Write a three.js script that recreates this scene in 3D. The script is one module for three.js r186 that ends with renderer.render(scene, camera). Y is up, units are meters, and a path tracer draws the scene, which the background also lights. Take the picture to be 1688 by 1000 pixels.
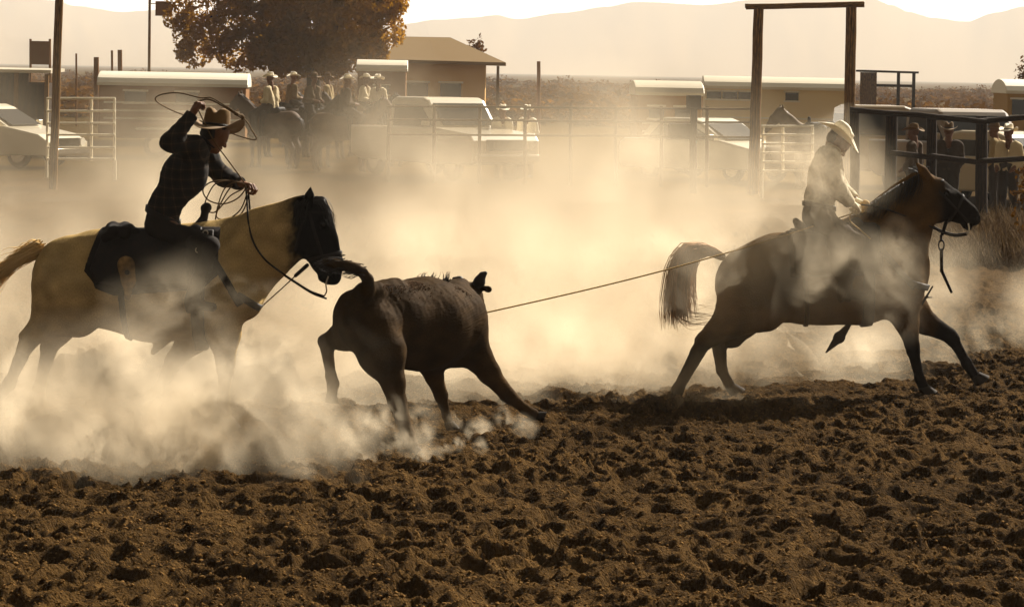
import * as THREE from 'three';
import { mergeGeometries } from 'three/addons/utils/BufferGeometryUtils.js';
import { RoundedBoxGeometry } from 'three/addons/geometries/RoundedBoxGeometry.js';
import { ImprovedNoise } from 'three/addons/math/ImprovedNoise.js';

// ------------------------------------------------------------------ camera, sky, sun, haze, exposure
const PW = 1688, PH = 1000, FPX = 4500, CX = 844, HY = 118, CAMH = 2.6, ROLL = 1.1 * Math.PI / 180;
const scene = new THREE.Scene();
const camera = new THREE.PerspectiveCamera(2 * Math.atan(PH / 2 / FPX) * 180 / Math.PI, PW / PH, 0.5, 20000);
camera.position.set(0, CAMH, 0);
camera.rotation.z = ROLL;
camera.setViewOffset(PW, PH, 0, PH / 2 - HY, PW, PH);
const renderer = new THREE.WebGLRenderer({ antialias: true });
renderer.toneMapping = THREE.LinearToneMapping;
renderer.toneMappingExposure = 2.7;
renderer.shadowMap.enabled = true;
const SUN_EL = 34.5 * Math.PI / 180, SUN_AZ = 38 * Math.PI / 180;      // behind the riders, a little to the right
const SUN = new THREE.Vector3(Math.sin(SUN_AZ) * Math.cos(SUN_EL), Math.sin(SUN_EL), -Math.cos(SUN_AZ) * Math.cos(SUN_EL));
{
  const sun = new THREE.DirectionalLight(new THREE.Color(1, 0.918, 0.795), 5);
  sun.name = 'sun';
  sun.target.position.set(0, 0, -21);
  sun.position.copy(SUN).multiplyScalar(60).add(sun.target.position);
  sun.castShadow = true;
  sun.shadow.radius = 3;
  Object.assign(sun.shadow.camera, { left: -40, right: 40, top: 40, bottom: -40, near: 1, far: 160 });
  sun.shadow.mapSize.set(2048, 2048);
  scene.add(sun, sun.target);
  const w = 512, h = 256, data = new Float32Array(w * h * 4);
  for (let j = 0; j < h; j++) for (let i = 0; i < w; i++) {
    const el = ((j + 0.5) / h - 0.5) * Math.PI, az = ((i + 0.5) / w - 0.5) * 2 * Math.PI;
    const d = new THREE.Vector3(Math.cos(az) * Math.cos(el), Math.sin(el), Math.sin(az) * Math.cos(el));
    const ang = Math.acos(Math.min(1, Math.max(-1, d.dot(SUN)))) * 180 / Math.PI;
    const e = Math.max(0, el * 180 / Math.PI);
    const front = 0.5 + 0.5 * Math.cos(Math.atan2(d.x, -d.z) - SUN_AZ);
    let L = 0.022 + 1.6 * Math.exp(-ang / 15) + (0.15 + 2.8 * front * front) * Math.exp(-e / 3.6);
    if (el < 0) L *= 0.3;
    L *= 0.74;
    data.set([L, L * 0.9, L * 0.74, 1], (j * w + i) * 4);
  }
  const sky = new THREE.DataTexture(data, w, h, THREE.RGBAFormat, THREE.FloatType);
  sky.mapping = THREE.EquirectangularReflectionMapping;
  sky.magFilter = THREE.LinearFilter; sky.needsUpdate = true;
  scene.background = sky; scene.environment = sky;
}
scene.fog = new THREE.FogExp2(new THREE.Color(1, 0.95, 0.88), 0.0003);

// ------------------------------------------------------------------ helpers
let seed = 7;
const rnd = () => { seed = (seed + 0x6d2b79f5) | 0; let t = Math.imul(seed ^ (seed >>> 15), 1 | seed); t = (t + Math.imul(t ^ (t >>> 7), 61 | t)) ^ t; return ((t ^ (t >>> 14)) >>> 0) / 4294967296; };
const rr = (a, b) => a + (b - a) * rnd();
const gauss = () => Math.sqrt(-2 * Math.log(1 - rnd() * 0.999999)) * Math.cos(6.283185 * rnd());
const noise = new ImprovedNoise(), n3 = (x, y, z) => noise.noise(x + 31.7, y + 11.3, z + 57.1);
const fbm = (x, y, z, o = 4) => { let s = 0, a = 1; for (let i = 0; i < o; i++) { s += a * n3(x, y, z); x *= 2.03; y *= 2.03; z *= 2.03; a *= 0.5; } return s; };
const clamp = (x, a = 0, b = 1) => Math.min(b, Math.max(a, x)), smooth = (a, b, x) => { const t = clamp((x - a) / (b - a)); return t * t * (3 - 2 * t); };
const lerp = (a, b, t) => a + (b - a) * t;
const V3 = (x, y, z) => new THREE.Vector3(x, y, z);
const CR = Math.cos(ROLL), SR = Math.sin(ROLL);
// the place that the photograph shows at (px, py), D metres away
function at(px, py, D) { const u = (px - CX) / FPX * D, v = -(py - HY) / FPX * D; return V3(u * CR - v * SR, CAMH + u * SR + v * CR, -D); }
function onGround(px, py) { const u = (px - CX) / FPX, v = -(py - HY) / FPX; const D = -CAMH / (u * SR + v * CR); const p = at(px, py, D); p.y = 0; return p; }
const footX = (px, D) => at(px, HY + FPX * CAMH / D, D).x;
const m = (px, D) => px * D / FPX;

const used = new Map();
function numbered(name) { const n = used.get(name) ?? 0; used.set(name, n + 1); return n ? `${name}_${String(n).padStart(3, '0')}` : name; }
function tag(o, label, category, group, kind) { if (label) o.userData.label = label; if (category) o.userData.category = category; if (group) o.userData.group = group; if (kind) o.userData.kind = kind; return o; }
function base(name, pos, turn = 0) { const g = new THREE.Group(); g.name = numbered(name); g.position.copy(pos ?? V3(0, 0, 0)); g.rotation.y = turn; scene.add(g); return g; }
// a mesh whose geometry is in world places, put under a group that stands at its own base
function part(name, geo, material, parent) {
  const o = new THREE.Mesh(geo, material); o.name = parent ? name : numbered(name); o.castShadow = o.receiveShadow = true;
  (parent ?? scene).add(o); return o;
}
function worldPart(name, geo, material, parent) { // geometry given in the world's axes; parent is not turned
  const p = V3(0, 0, 0); let q = parent; while (q && q !== scene) { p.add(q.position); q = q.parent; }
  geo.translate(-p.x, -p.y, -p.z); return part(name, geo, material, parent);
}
const col = (hex) => new THREE.Color(hex);
function mat(hex, rough = 0.9, more = {}) { return rough < 0.6 || more.metalness ? new THREE.MeshStandardMaterial({ color: col(hex), roughness: rough, ...more }) : new THREE.MeshPhysicalMaterial({ color: col(hex), roughness: rough, specularIntensity: 0.35, ...more }); }
function noiseTexture(size, fn, srgb, rep) {
  const d = new Uint8Array(size * size * 4);
  for (let y = 0; y < size; y++) for (let x = 0; x < size; x++) { const c = fn(x / size, y / size, x, y); const a = Array.isArray(c) ? c : [c, c, c]; for (let k = 0; k < 3; k++) d[(y * size + x) * 4 + k] = clamp(a[k]) * 255; d[(y * size + x) * 4 + 3] = 255; }
  const t = new THREE.DataTexture(d, size, size); t.wrapS = t.wrapT = THREE.RepeatWrapping; t.magFilter = THREE.LinearFilter; t.minFilter = THREE.LinearMipmapLinearFilter; t.generateMipmaps = true;
  if (srgb) t.colorSpace = THREE.SRGBColorSpace; t.repeat.set(rep ?? 1, rep ?? 1); t.needsUpdate = true; return t;
}
// periodic noise: four corners of shifted noise blended
const tileN = (u, v, f, z = 0) => { const a = (x, y) => n3(x * f, y * f, z); return lerp(lerp(a(u, v), a(u - 1, v), u), lerp(a(u, v - 1), a(u - 1, v - 1), u), v) * 1.35; };
const T = {
  grain: noiseTexture(512, (u, v) => 0.72 + 0.2 * tileN(u, v, 9, 1) + 0.18 * tileN(u, v, 31, 2) + 0.22 * (rnd() - 0.5), true),
  clod: noiseTexture(512, (u, v) => 0.5 + 0.25 * tileN(u, v, 17, 4) + 0.2 * tileN(u, v, 43, 5) + 0.16 * (rnd() - 0.5)),
  hide: noiseTexture(512, (u, v, x, y) => 0.78 + 0.16 * tileN(u, v, 6, 6) + 0.1 * tileN(u * 3 % 1, v, 40, 7) + 0.12 * (rnd() - 0.5), true),
  hair: noiseTexture(256, (u, v) => 0.5 + 0.3 * tileN(u, v, 50, 8) + 0.3 * (rnd() - 0.5)),
  wood: noiseTexture(256, (u, v) => { const g = 0.62 + 0.22 * Math.sin(u * 75 + 5 * tileN(u, v, 4, 3)) * 0.5 + 0.25 * tileN(u, v, 24, 9) + 0.15 * (rnd() - 0.5); return g; }, true),
  plaid: noiseTexture(128, (u, v) => { const w = (t) => (t % 0.5 < 0.2 ? 0.55 : 1) * (Math.abs((t % 0.5) - 0.34) < 0.03 ? 2.2 : 1); const c = 0.3 * (w(u) + w(v)) * 0.5 + 0.08 * (rnd() - 0.5); return [c, c * 0.92, c * 0.82]; }, true),
  cloth: noiseTexture(256, (u, v) => 0.8 + 0.12 * tileN(u, v, 5, 12) + 0.16 * (rnd() - 0.5), true),
};
function box(w, h, d, x, y, z, ry = 0, rz = 0, rx = 0, r = 0) {
  const g = r ? new RoundedBoxGeometry(w, h, d, 2, r) : new THREE.BoxGeometry(w, h, d);
  if (rx) g.rotateX(rx); if (rz) g.rotateZ(rz); if (ry) g.rotateY(ry); g.translate(x, y, z); return g.index ? g.toNonIndexed() : g;
}
function pole(a, b, ra, rb = ra, sides = 10, wob = 0) {
  const L = a.distanceTo(b), g = new THREE.CylinderGeometry(rb, ra, L, sides, wob ? 8 : 1);
  if (wob) { const p = g.attributes.position; for (let i = 0; i < p.count; i++) { const y = p.getY(i); p.setX(i, p.getX(i) + wob * n3(a.x * 3, y * 1.3, 1) + wob * 0.3 * n3(p.getX(i) * 30, y * 6, p.getZ(i) * 30)); p.setZ(i, p.getZ(i) + wob * n3(a.x * 3, y * 1.3, 9)); } g.computeVertexNormals(); }
  g.translate(0, L / 2, 0);
  g.applyQuaternion(new THREE.Quaternion().setFromUnitVectors(V3(0, 1, 0), b.clone().sub(a).normalize())); g.translate(a.x, a.y, a.z);
  return g.toNonIndexed();
}
function rope(points, r, seg = 80, closed = false, sides = 6) { return new THREE.TubeGeometry(new THREE.CatmullRomCurve3(points, closed, 'centripetal'), seg, r, sides, closed); }
function merge(list) { return mergeGeometries(list.map((g) => { const h = g.index ? g.toNonIndexed() : g; for (const k of Object.keys(h.attributes)) if (!['position', 'normal', 'uv'].includes(k)) h.deleteAttribute(k); if (!h.attributes.uv) h.setAttribute('uv', new THREE.BufferAttribute(new Float32Array(h.attributes.position.count * 2), 2)); return h; })); }

// ------------------------------------------------------------------ bodies: a distance field of tapered limbs, meshed
// limb: from a (radius ra) to b (radius rb), blended by k; thin along axis n by the factor f; sub carves
function limb(a, b, ra, rb, k = 0.03, n = null, f = 1, sub = false) { return { a, b, ra, rb, k, n, f, sub }; }
function inflate(prims, by) { return prims.filter((p) => !p.sub).map((p) => ({ ...p, ra: p.ra + by / (p.f < 1 ? p.f * 0.5 + 0.5 : 1), rb: p.rb + by / (p.f < 1 ? p.f * 0.5 + 0.5 : 1) })); }
function fieldMesh(prims, cell, { region, disp, colour, bounds, uv = 1 } = {}) {
  const lo = [1e9, 1e9, 1e9], hi = [-1e9, -1e9, -1e9];
  for (const p of prims) if (!p.sub) for (const [q, r] of [[p.a, p.ra], [p.b, p.rb]]) { const c = [q.x, q.y, q.z]; for (let i = 0; i < 3; i++) { lo[i] = Math.min(lo[i], c[i] - r - 2 * cell - 0.02); hi[i] = Math.max(hi[i], c[i] + r + 2 * cell + 0.02); } }
  if (bounds) for (let i = 0; i < 3; i++) { lo[i] = Math.max(lo[i], bounds[0][i]); hi[i] = Math.min(hi[i], bounds[1][i]); }
  const nx = Math.max(3, Math.ceil((hi[0] - lo[0]) / cell) + 1), ny = Math.max(3, Math.ceil((hi[1] - lo[1]) / cell) + 1), nz = Math.max(3, Math.ceil((hi[2] - lo[2]) / cell) + 1);
  const g = new Float32Array(nx * ny * nz).fill(1), SX = 1, SY = nx, SZ = nx * ny;
  for (const p of prims) {
    const R = Math.max(p.ra, p.rb) + p.k + 3 * cell, A = [p.a.x, p.a.y, p.a.z], B = [p.b.x, p.b.y, p.b.z], i0 = [], i1 = [], dim = [nx, ny, nz];
    for (let i = 0; i < 3; i++) { i0[i] = Math.max(0, Math.floor((Math.min(A[i], B[i]) - R - lo[i]) / cell)); i1[i] = Math.min(dim[i] - 1, Math.ceil((Math.max(A[i], B[i]) + R - lo[i]) / cell)); }
    const N = p.n ? [p.n.x, p.n.y, p.n.z] : [0, 0, 0], e = p.n ? 1 / p.f - 1 : 0, sc = p.n ? Math.min(1, 0.5 + 0.5 * p.f) : 1;
    let bx = B[0] - A[0], by = B[1] - A[1], bz = B[2] - A[2];
    const bs = bx * N[0] + by * N[1] + bz * N[2]; bx += N[0] * bs * e; by += N[1] * bs * e; bz += N[2] * bs * e;
    const bb = bx * bx + by * by + bz * bz + 1e-12, k = p.k;
    for (let z = i0[2]; z <= i1[2]; z++) for (let y = i0[1]; y <= i1[1]; y++) for (let x = i0[0], o = x + y * SY + z * SZ; x <= i1[0]; x++, o++) {
      let qx = lo[0] + x * cell - A[0], qy = lo[1] + y * cell - A[1], qz = lo[2] + z * cell - A[2];
      if (e) { const s = (qx * N[0] + qy * N[1] + qz * N[2]) * e; qx += N[0] * s; qy += N[1] * s; qz += N[2] * s; }
      let t = (qx * bx + qy * by + qz * bz) / bb; t = t < 0 ? 0 : t > 1 ? 1 : t;
      const dx = qx - bx * t, dy = qy - by * t, dz = qz - bz * t;
      let d = (Math.sqrt(dx * dx + dy * dy + dz * dz) - p.ra - (p.rb - p.ra) * t) * sc;
      const w = g[o];
      if (p.sub) { d = -d; const h = Math.max(k - Math.abs(w - d), 0) / k; g[o] = Math.max(w, d) + h * h * k * 0.25; }
      else { const h = Math.max(k - Math.abs(w - d), 0) / k; g[o] = Math.min(w, d) - h * h * k * 0.25; }
    }
  }
  if (disp || region) for (let z = 0, o = 0; z < nz; z++) for (let y = 0; y < ny; y++) for (let x = 0; x < nx; x++, o++) {
    if (g[o] > 0.1 || g[o] < -0.15) { if (!region) continue; }
    const X = lo[0] + x * cell, Y = lo[1] + y * cell, Z = lo[2] + z * cell;
    if (disp && g[o] < 0.1) g[o] += disp(X, Y, Z);
    if (region && g[o] < 0.1) g[o] = Math.max(g[o], region(X, Y, Z));
  }
  const id = new Int32Array(nx * ny * nz).fill(-1), pos = [], idx = [];
  const E = [[0, 1], [2, 3], [4, 5], [6, 7], [0, 2], [1, 3], [4, 6], [5, 7], [0, 4], [1, 5], [2, 6], [3, 7]], off = [0, SX, SY, SX + SY, SZ, SX + SZ, SY + SZ, SX + SY + SZ], cv = new Float32Array(8);
  for (let z = 0; z < nz - 1; z++) for (let y = 0; y < ny - 1; y++) for (let x = 0; x < nx - 1; x++) {
    const o = x + y * SY + z * SZ; let mask = 0;
    for (let c = 0; c < 8; c++) { cv[c] = g[o + off[c]]; if (cv[c] < 0) mask |= 1 << c; }
    if (!mask || mask === 255) continue;
    let sx = 0, sy = 0, sz = 0, n = 0;
    for (const [a, b] of E) { const va = cv[a], vb = cv[b]; if ((va < 0) === (vb < 0)) continue; const t = va / (va - vb); sx += (a & 1) + t * ((b & 1) - (a & 1)); sy += (a >> 1 & 1) + t * ((b >> 1 & 1) - (a >> 1 & 1)); sz += (a >> 2 & 1) + t * ((b >> 2 & 1) - (a >> 2 & 1)); n++; }
    id[o] = pos.length / 3; pos.push(lo[0] + (x + sx / n) * cell, lo[1] + (y + sy / n) * cell, lo[2] + (z + sz / n) * cell);
  }
  const quad = (a, b, c, d, flip) => { if (a < 0 || b < 0 || c < 0 || d < 0) return; flip ? idx.push(a, c, b, a, d, c) : idx.push(a, b, c, a, c, d); };
  for (let z = 1; z < nz - 1; z++) for (let y = 1; y < ny - 1; y++) for (let x = 1; x < nx - 1; x++) {
    const o = x + y * SY + z * SZ, s = g[o] < 0;
    if (s !== g[o + SX] < 0) quad(id[o - SY - SZ], id[o - SZ], id[o], id[o - SY], !s);
    if (s !== g[o + SY] < 0) quad(id[o - SX - SZ], id[o - SX], id[o], id[o - SZ], !s);
    if (s !== g[o + SZ] < 0) quad(id[o - SX - SY], id[o - SY], id[o], id[o - SX], !s);
  }
  const P = new Float32Array(pos), nrm = new Float32Array(P.length), UV = new Float32Array(P.length / 3 * 2), C = colour ? new Float32Array(P.length) : null;
  const samp = (X, Y, Z) => { let fx = clamp((X - lo[0]) / cell, 0, nx - 1.001), fy = clamp((Y - lo[1]) / cell, 0, ny - 1.001), fz = clamp((Z - lo[2]) / cell, 0, nz - 1.001); const x = fx | 0, y = fy | 0, z = fz | 0, o = x + y * SY + z * SZ; fx -= x; fy -= y; fz -= z;
    const l = (a, b, t) => a + (b - a) * t; return l(l(l(g[o], g[o + 1], fx), l(g[o + SY], g[o + SY + 1], fx), fy), l(l(g[o + SZ], g[o + SZ + 1], fx), l(g[o + SZ + SY], g[o + SZ + SY + 1], fx), fy), fz); };
  for (let i = 0; i < P.length; i += 3) {
    const X = P[i], Y = P[i + 1], Z = P[i + 2], h = cell * 0.9;
    let a = samp(X + h, Y, Z) - samp(X - h, Y, Z), b = samp(X, Y + h, Z) - samp(X, Y - h, Z), c = samp(X, Y, Z + h) - samp(X, Y, Z - h); const L = Math.hypot(a, b, c) || 1;
    nrm[i] = a / L; nrm[i + 1] = b / L; nrm[i + 2] = c / L;
    UV[i / 3 * 2] = (X + Z * 0.31) * uv; UV[i / 3 * 2 + 1] = (Y + Z * 0.17) * uv;
    if (C) { const q = colour(X, Y, Z, nrm[i], nrm[i + 1], nrm[i + 2]); C[i] = q[0]; C[i + 1] = q[1]; C[i + 2] = q[2]; }
  }
  const geo = new THREE.BufferGeometry();
  geo.setAttribute('position', new THREE.BufferAttribute(P, 3)); geo.setAttribute('normal', new THREE.BufferAttribute(nrm, 3)); geo.setAttribute('uv', new THREE.BufferAttribute(UV, 2));
  if (C) geo.setAttribute('color', new THREE.BufferAttribute(C, 3));
  geo.setIndex(new THREE.BufferAttribute(new Uint32Array(idx), 1));
  return geo;
}
// hair: tapering three-sided strands
function strands(list, seg = 7) {
  const P = [], I = [];
  for (const { pts, r0, r1 } of list) {
    const c = new THREE.CatmullRomCurve3(pts, false, 'centripetal'), b = P.length / 3, t = V3(), up = V3(rr(-1, 1), rr(-1, 1), rr(-1, 1)).normalize();
    for (let i = 0; i <= seg; i++) { const p = c.getPoint(i / seg); c.getTangent(i / seg, t); const u = V3().crossVectors(t, up).normalize(), w = V3().crossVectors(t, u); const r = lerp(r0, r1, i / seg);
      for (let j = 0; j < 3; j++) { const a = j * 2.0944; P.push(p.x + r * (u.x * Math.cos(a) + w.x * Math.sin(a)), p.y + r * (u.y * Math.cos(a) + w.y * Math.sin(a)), p.z + r * (u.z * Math.cos(a) + w.z * Math.sin(a))); } }
    for (let i = 0; i < seg; i++) for (let j = 0; j < 3; j++) { const a = b + i * 3 + j, d = b + i * 3 + (j + 1) % 3; I.push(a, d, a + 3, d, d + 3, a + 3); }
  }
  const g = new THREE.BufferGeometry(); g.setAttribute('position', new THREE.Float32BufferAttribute(P, 3)); g.setIndex(I); g.computeVertexNormals(); g.setAttribute('uv', new THREE.BufferAttribute(new Float32Array(P.length / 3 * 2), 2)); return g;
}

// ------------------------------------------------------------------ the ground: one sheet, finely churned where the riders pass
const inArena = (x, z) => smooth(-66, -58, z);                 // arena soil near, pasture beyond the fence
function pits(x, z, f, s) { // hoof pits: distance to the nearest of scattered points
  const X = x * f, Z = z * f, ix = Math.floor(X), iz = Math.floor(Z); let d = 9, id = 0;
  for (let a = -1; a <= 1; a++) for (let b = -1; b <= 1; b++) {
    const h1 = Math.sin((ix + a) * 127.1 + (iz + b) * 311.7 + s) * 43758.5453, h2 = Math.sin((ix + a) * 269.5 + (iz + b) * 183.3 + s) * 43758.5453;
    const px = ix + a + h1 - Math.floor(h1), pz = iz + b + h2 - Math.floor(h2), q = (X - px) ** 2 + ((Z - pz) * 0.85) ** 2; if (q < d) { d = q; id = h1 - Math.floor(h1); }
  }
  return [Math.sqrt(d), id];
}
function groundY(x, z) {
  const near = smooth(-56, -40, z) * smooth(13, 9, Math.abs(x));
  let y = 0.035 * n3(x * 0.9, 0, z * 0.9) + 0.05 * n3(x * 0.13, 3, z * 0.13);
  if (near > 0) {
    const wx = x + 0.07 * n3(x * 4, 1, z * 4) + 0.025 * n3(x * 13, 1, z * 13), wz = z + 0.07 * n3(x * 4, 7, z * 4) + 0.025 * n3(x * 13, 7, z * 13), churn = 0.85 + 0.6 * n3(x * 0.6, 5, z * 0.6);
    const [d, id] = pits(wx, wz, 3.1, 1), pit = 0.3 + 0.7 * id, rg = (f, k) => 0.45 - Math.abs(n3(wx * f, k, wz * f)) * 1.6;
    let q = -0.1 * pit * smooth(0.2, 0.6, id + 0.5 * n3(x * 0.8, 8, z * 0.8)) * smooth(0.45, 0.12, d);
    q += (0.06 * rg(2.6, 5) + 0.07 * rg(5.2, 9) + 0.036 * rg(10.5, 13) + 0.02 * n3(wx * 19, 4, wz * 20) + 0.011 * n3(wx * 41, 6, wz * 37)) * churn;
    y += near * q;
  }
  return y;
}
{
  const line = (dense0, dense1, step, lo, hi, slow) => { const a = []; for (let v = dense0; v <= dense1; v += step) a.push(v); let s = step; const up = [], dn = []; for (let v = dense1; v < hi;) { s *= v - dense1 < slow ? 1.03 : 1.18; v += s; up.push(Math.min(v, hi)); } s = step; for (let v = dense0; v > lo;) { s *= dense0 - v < slow ? 1.03 : 1.18; v -= s; dn.unshift(Math.max(v, lo)); } return [...dn, ...a, ...up]; };
  const X = line(-5.4, 5.4, 0.016, -5000, 5000, 4), Z = line(-27.5, -12.6, 0.021, -5200, 60, 24), nx = X.length, nz = Z.length;
  const P = new Float32Array(nx * nz * 3), UV = new Float32Array(nx * nz * 2), C = new Float32Array(nx * nz * 3), I = new Uint32Array((nx - 1) * (nz - 1) * 6);
  for (let j = 0; j < nz; j++) for (let i = 0; i < nx; i++) {
    const o = j * nx + i, x = X[i], z = Z[j]; P.set([x, groundY(x, z), z], o * 3); UV.set([x, z], o * 2);
    const a = inArena(x, z), v = 1 + 0.35 * n3(x * 0.7, 9, z * 0.7) + 0.25 * n3(x * 3.1, 9, z * 3.1), w = 1 + 0.4 * fbm(x * 0.05, 2, z * 0.02, 3);
    C.set([lerp(0.135 * w, 0.155 * v, a), lerp(0.075 * w, 0.085 * v, a), lerp(0.01 * w, 0.027 * v, a)], o * 3);
  }
  let k = 0; for (let j = 0; j < nz - 1; j++) for (let i = 0; i < nx - 1; i++) { const o = j * nx + i; I[k++] = o; I[k++] = o + nx; I[k++] = o + 1; I[k++] = o + 1; I[k++] = o + nx; I[k++] = o + nx + 1; }
  const g = new THREE.BufferGeometry(); g.setAttribute('position', new THREE.BufferAttribute(P, 3)); g.setAttribute('uv', new THREE.BufferAttribute(UV, 2)); g.setAttribute('color', new THREE.BufferAttribute(C, 3)); g.setIndex(new THREE.BufferAttribute(I, 1)); g.computeVertexNormals();
  const map = T.grain.clone(), bump = T.clod.clone(); map.repeat.set(1.7, 1.7); bump.repeat.set(1.9, 1.9); map.needsUpdate = bump.needsUpdate = true;
  const o = part('ground', g, new THREE.MeshPhysicalMaterial({ vertexColors: true, roughness: 1, specularIntensity: 0.03, map, bumpMap: bump, bumpScale: 0.075 }));
  tag(o, 'churned dark arena dirt running out to dry pasture', null, null, 'structure');
}
// loose clods thrown up by the hooves: nobody could count them
{
  const shape = (k) => { const g = new THREE.IcosahedronGeometry(1, 1), p = g.attributes.position; for (let i = 0; i < p.count; i++) { const v = V3(p.getX(i), p.getY(i), p.getZ(i)), r = 1 + 0.5 * n3(v.x * 1.4 + k, v.y * 1.4, v.z * 1.4) + 0.25 * n3(v.x * 3, v.y * 3 + k, v.z * 3); p.setXYZ(i, v.x * r * 1.15, v.y * r * 0.72, v.z * r); } g.computeVertexNormals(); return g; };
  const clodM = new THREE.MeshPhysicalMaterial({ color: new THREE.Color().setRGB(0.17, 0.093, 0.03), roughness: 1, specularIntensity: 0.03 }), root = base('dirt_clods', null); tag(root, 'small dirt clods strewn over the churned arena ground', 'dirt', null, 'stuff');
  for (let k = 0; k < 3; k++) { const N = 14000, o = new THREE.InstancedMesh(shape(k * 7.3), clodM, N), mm = new THREE.Matrix4(); for (let i = 0; i < N;) { const z = -12.4 - 15 * Math.pow(rnd(), 1.15), x = rr(-0.2, 0.2) * -z, dense = 0.5 + 0.9 * n3(x * 1.7 + k, 3, z * 1.7); if (rnd() > dense) continue; const s = 0.004 * Math.pow(rnd() * 0.97 + 0.03, -0.36); mm.compose(V3(x, groundY(x, z) + s * 0.25, z), new THREE.Quaternion().setFromEuler(new THREE.Euler(rr(-0.5, 0.5), rr(0, 6.28), rr(-0.5, 0.5))), V3(s, s, s)); o.setMatrixAt(i++, mm); } o.name = 'clods'; o.castShadow = o.receiveShadow = true; tag(o, null, null, null, 'stuff'); root.add(o); }
}
// mountains, four kilometres off
{
  const prof = [[-400, -14], [0, -10], [95, -4], [120, 5], [200, 15], [255, 12], [330, 20], [480, 34], [665, 35], [720, 28], [780, 24], [820, 20], [850, 27], [930, 16], [1000, 6], [1050, -2], [1165, 3], [1250, -6], [1350, -14], [1440, -6], [1470, 3], [1500, 15], [1540, 25], [1595, 31], [1640, 16], [1688, 6], [2100, -14]];
  const top = (px) => { for (let i = 1; i < prof.length; i++) if (px <= prof[i][0]) { const t = (px - prof[i - 1][0]) / (prof[i][0] - prof[i - 1][0]); return lerp(prof[i - 1][1], prof[i][1], t * t * (3 - 2 * t)); } return -14; };
  const nx = 260, nz = 44, P = [], I = [];
  for (let j = 0; j <= nz; j++) for (let i = 0; i <= nx; i++) {
    const px = lerp(-400, 2100, i / nx), t = j / nz, D = lerp(3300, 5100, t), ridge = at(px, top(px), 4300), s = t < 0.556 ? t / 0.556 : 1 - (t - 0.556) / 0.444;
    const spur = Math.abs(n3(px * 0.012, t * 1.5, 3)) * 0.2 + Math.abs(n3(px * 0.05, t * 3, 8)) * 0.12;
    let y = ridge.y * Math.pow(s, 0.9) * (1 - (1 - s) * spur) - 3 + (s > 0.96 ? 0.9 * n3(px * 0.2, 1, 1) : 0);
    P.push(ridge.x * D / 4300, y, -D);
  }
  for (let j = 0; j < nz; j++) for (let i = 0; i < nx; i++) { const o = j * (nx + 1) + i; I.push(o, o + 1, o + nx + 1, o + 1, o + nx + 2, o + nx + 1); }
  const g = new THREE.BufferGeometry(); g.setAttribute('position', new THREE.Float32BufferAttribute(P, 3)); g.setIndex(I); g.computeVertexNormals();
  tag(part('mountains', g, mat('#8a7048', 1)), 'long pale mountain range on the hazy skyline', null, null, 'structure');
}

// ------------------------------------------------------------------ the two ridden horses and the steer
const ZAX = V3(0, 0, 1);
const hideMat = (o) => new THREE.MeshPhysicalMaterial({ vertexColors: true, specularIntensity: 0.03, roughness: 0.78, map: T.hide, bumpMap: T.hair, bumpScale: 0.004, ...o });
const M = {
  hoof: mat('#2a2118', 0.9), eye: mat('#0b0705', 0.08), hairDark: mat('#1d140c', 0.6), hairTail: mat('#dcbb80', 0.7), hairTail2: mat('#8f6636', 0.7), leather: new THREE.MeshPhysicalMaterial({ specularIntensity: 0.5, color: col('#24160a'), roughness: 0.72, map: T.grain, bumpMap: T.hair, bumpScale: 0.002 }),
  leatherTan: new THREE.MeshPhysicalMaterial({ specularIntensity: 0.35, color: col('#a07c48'), roughness: 0.65, map: T.grain }), steel: mat('#b9ad98', 0.3, { metalness: 0.9 }), rope: mat('#5d4626', 0.85), ropeLight: mat('#a98b57', 0.85), blanket: new THREE.MeshPhysicalMaterial({ specularIntensity: 0.35, color: col('#241913'), roughness: 1, map: T.cloth }),
};
// px-rig: c(x1,y1,r1, x2,y2,r2, dz, flat, k): a limb between two points of the photograph, dz metres nearer than the animal's middle plane
function rig(Dof) {
  const prims = [];
  const V = (x, y, dz = 0) => at(x, y, Dof(x) - dz), R = (r, x) => m(r, Dof(x));
  const c = (x1, y1, r1, x2, y2, r2, dz = 0, f = 1, k = 0.05, dz2 = dz) => { const p = limb(V(x1, y1, dz), V(x2, y2, dz2), R(r1, x1), R(r2, x2), k, f === 1 ? null : ZAX, f); prims.push(p); return p; };
  const sub = (x1, y1, r1, x2, y2, r2, dz = 0, k = 0.01) => prims.push(limb(V(x1, y1, dz), V(x2, y2, dz), R(r1, x1), R(r2, x2), k, null, 1, true));
  return { prims, V, R, c, sub };
}
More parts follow.
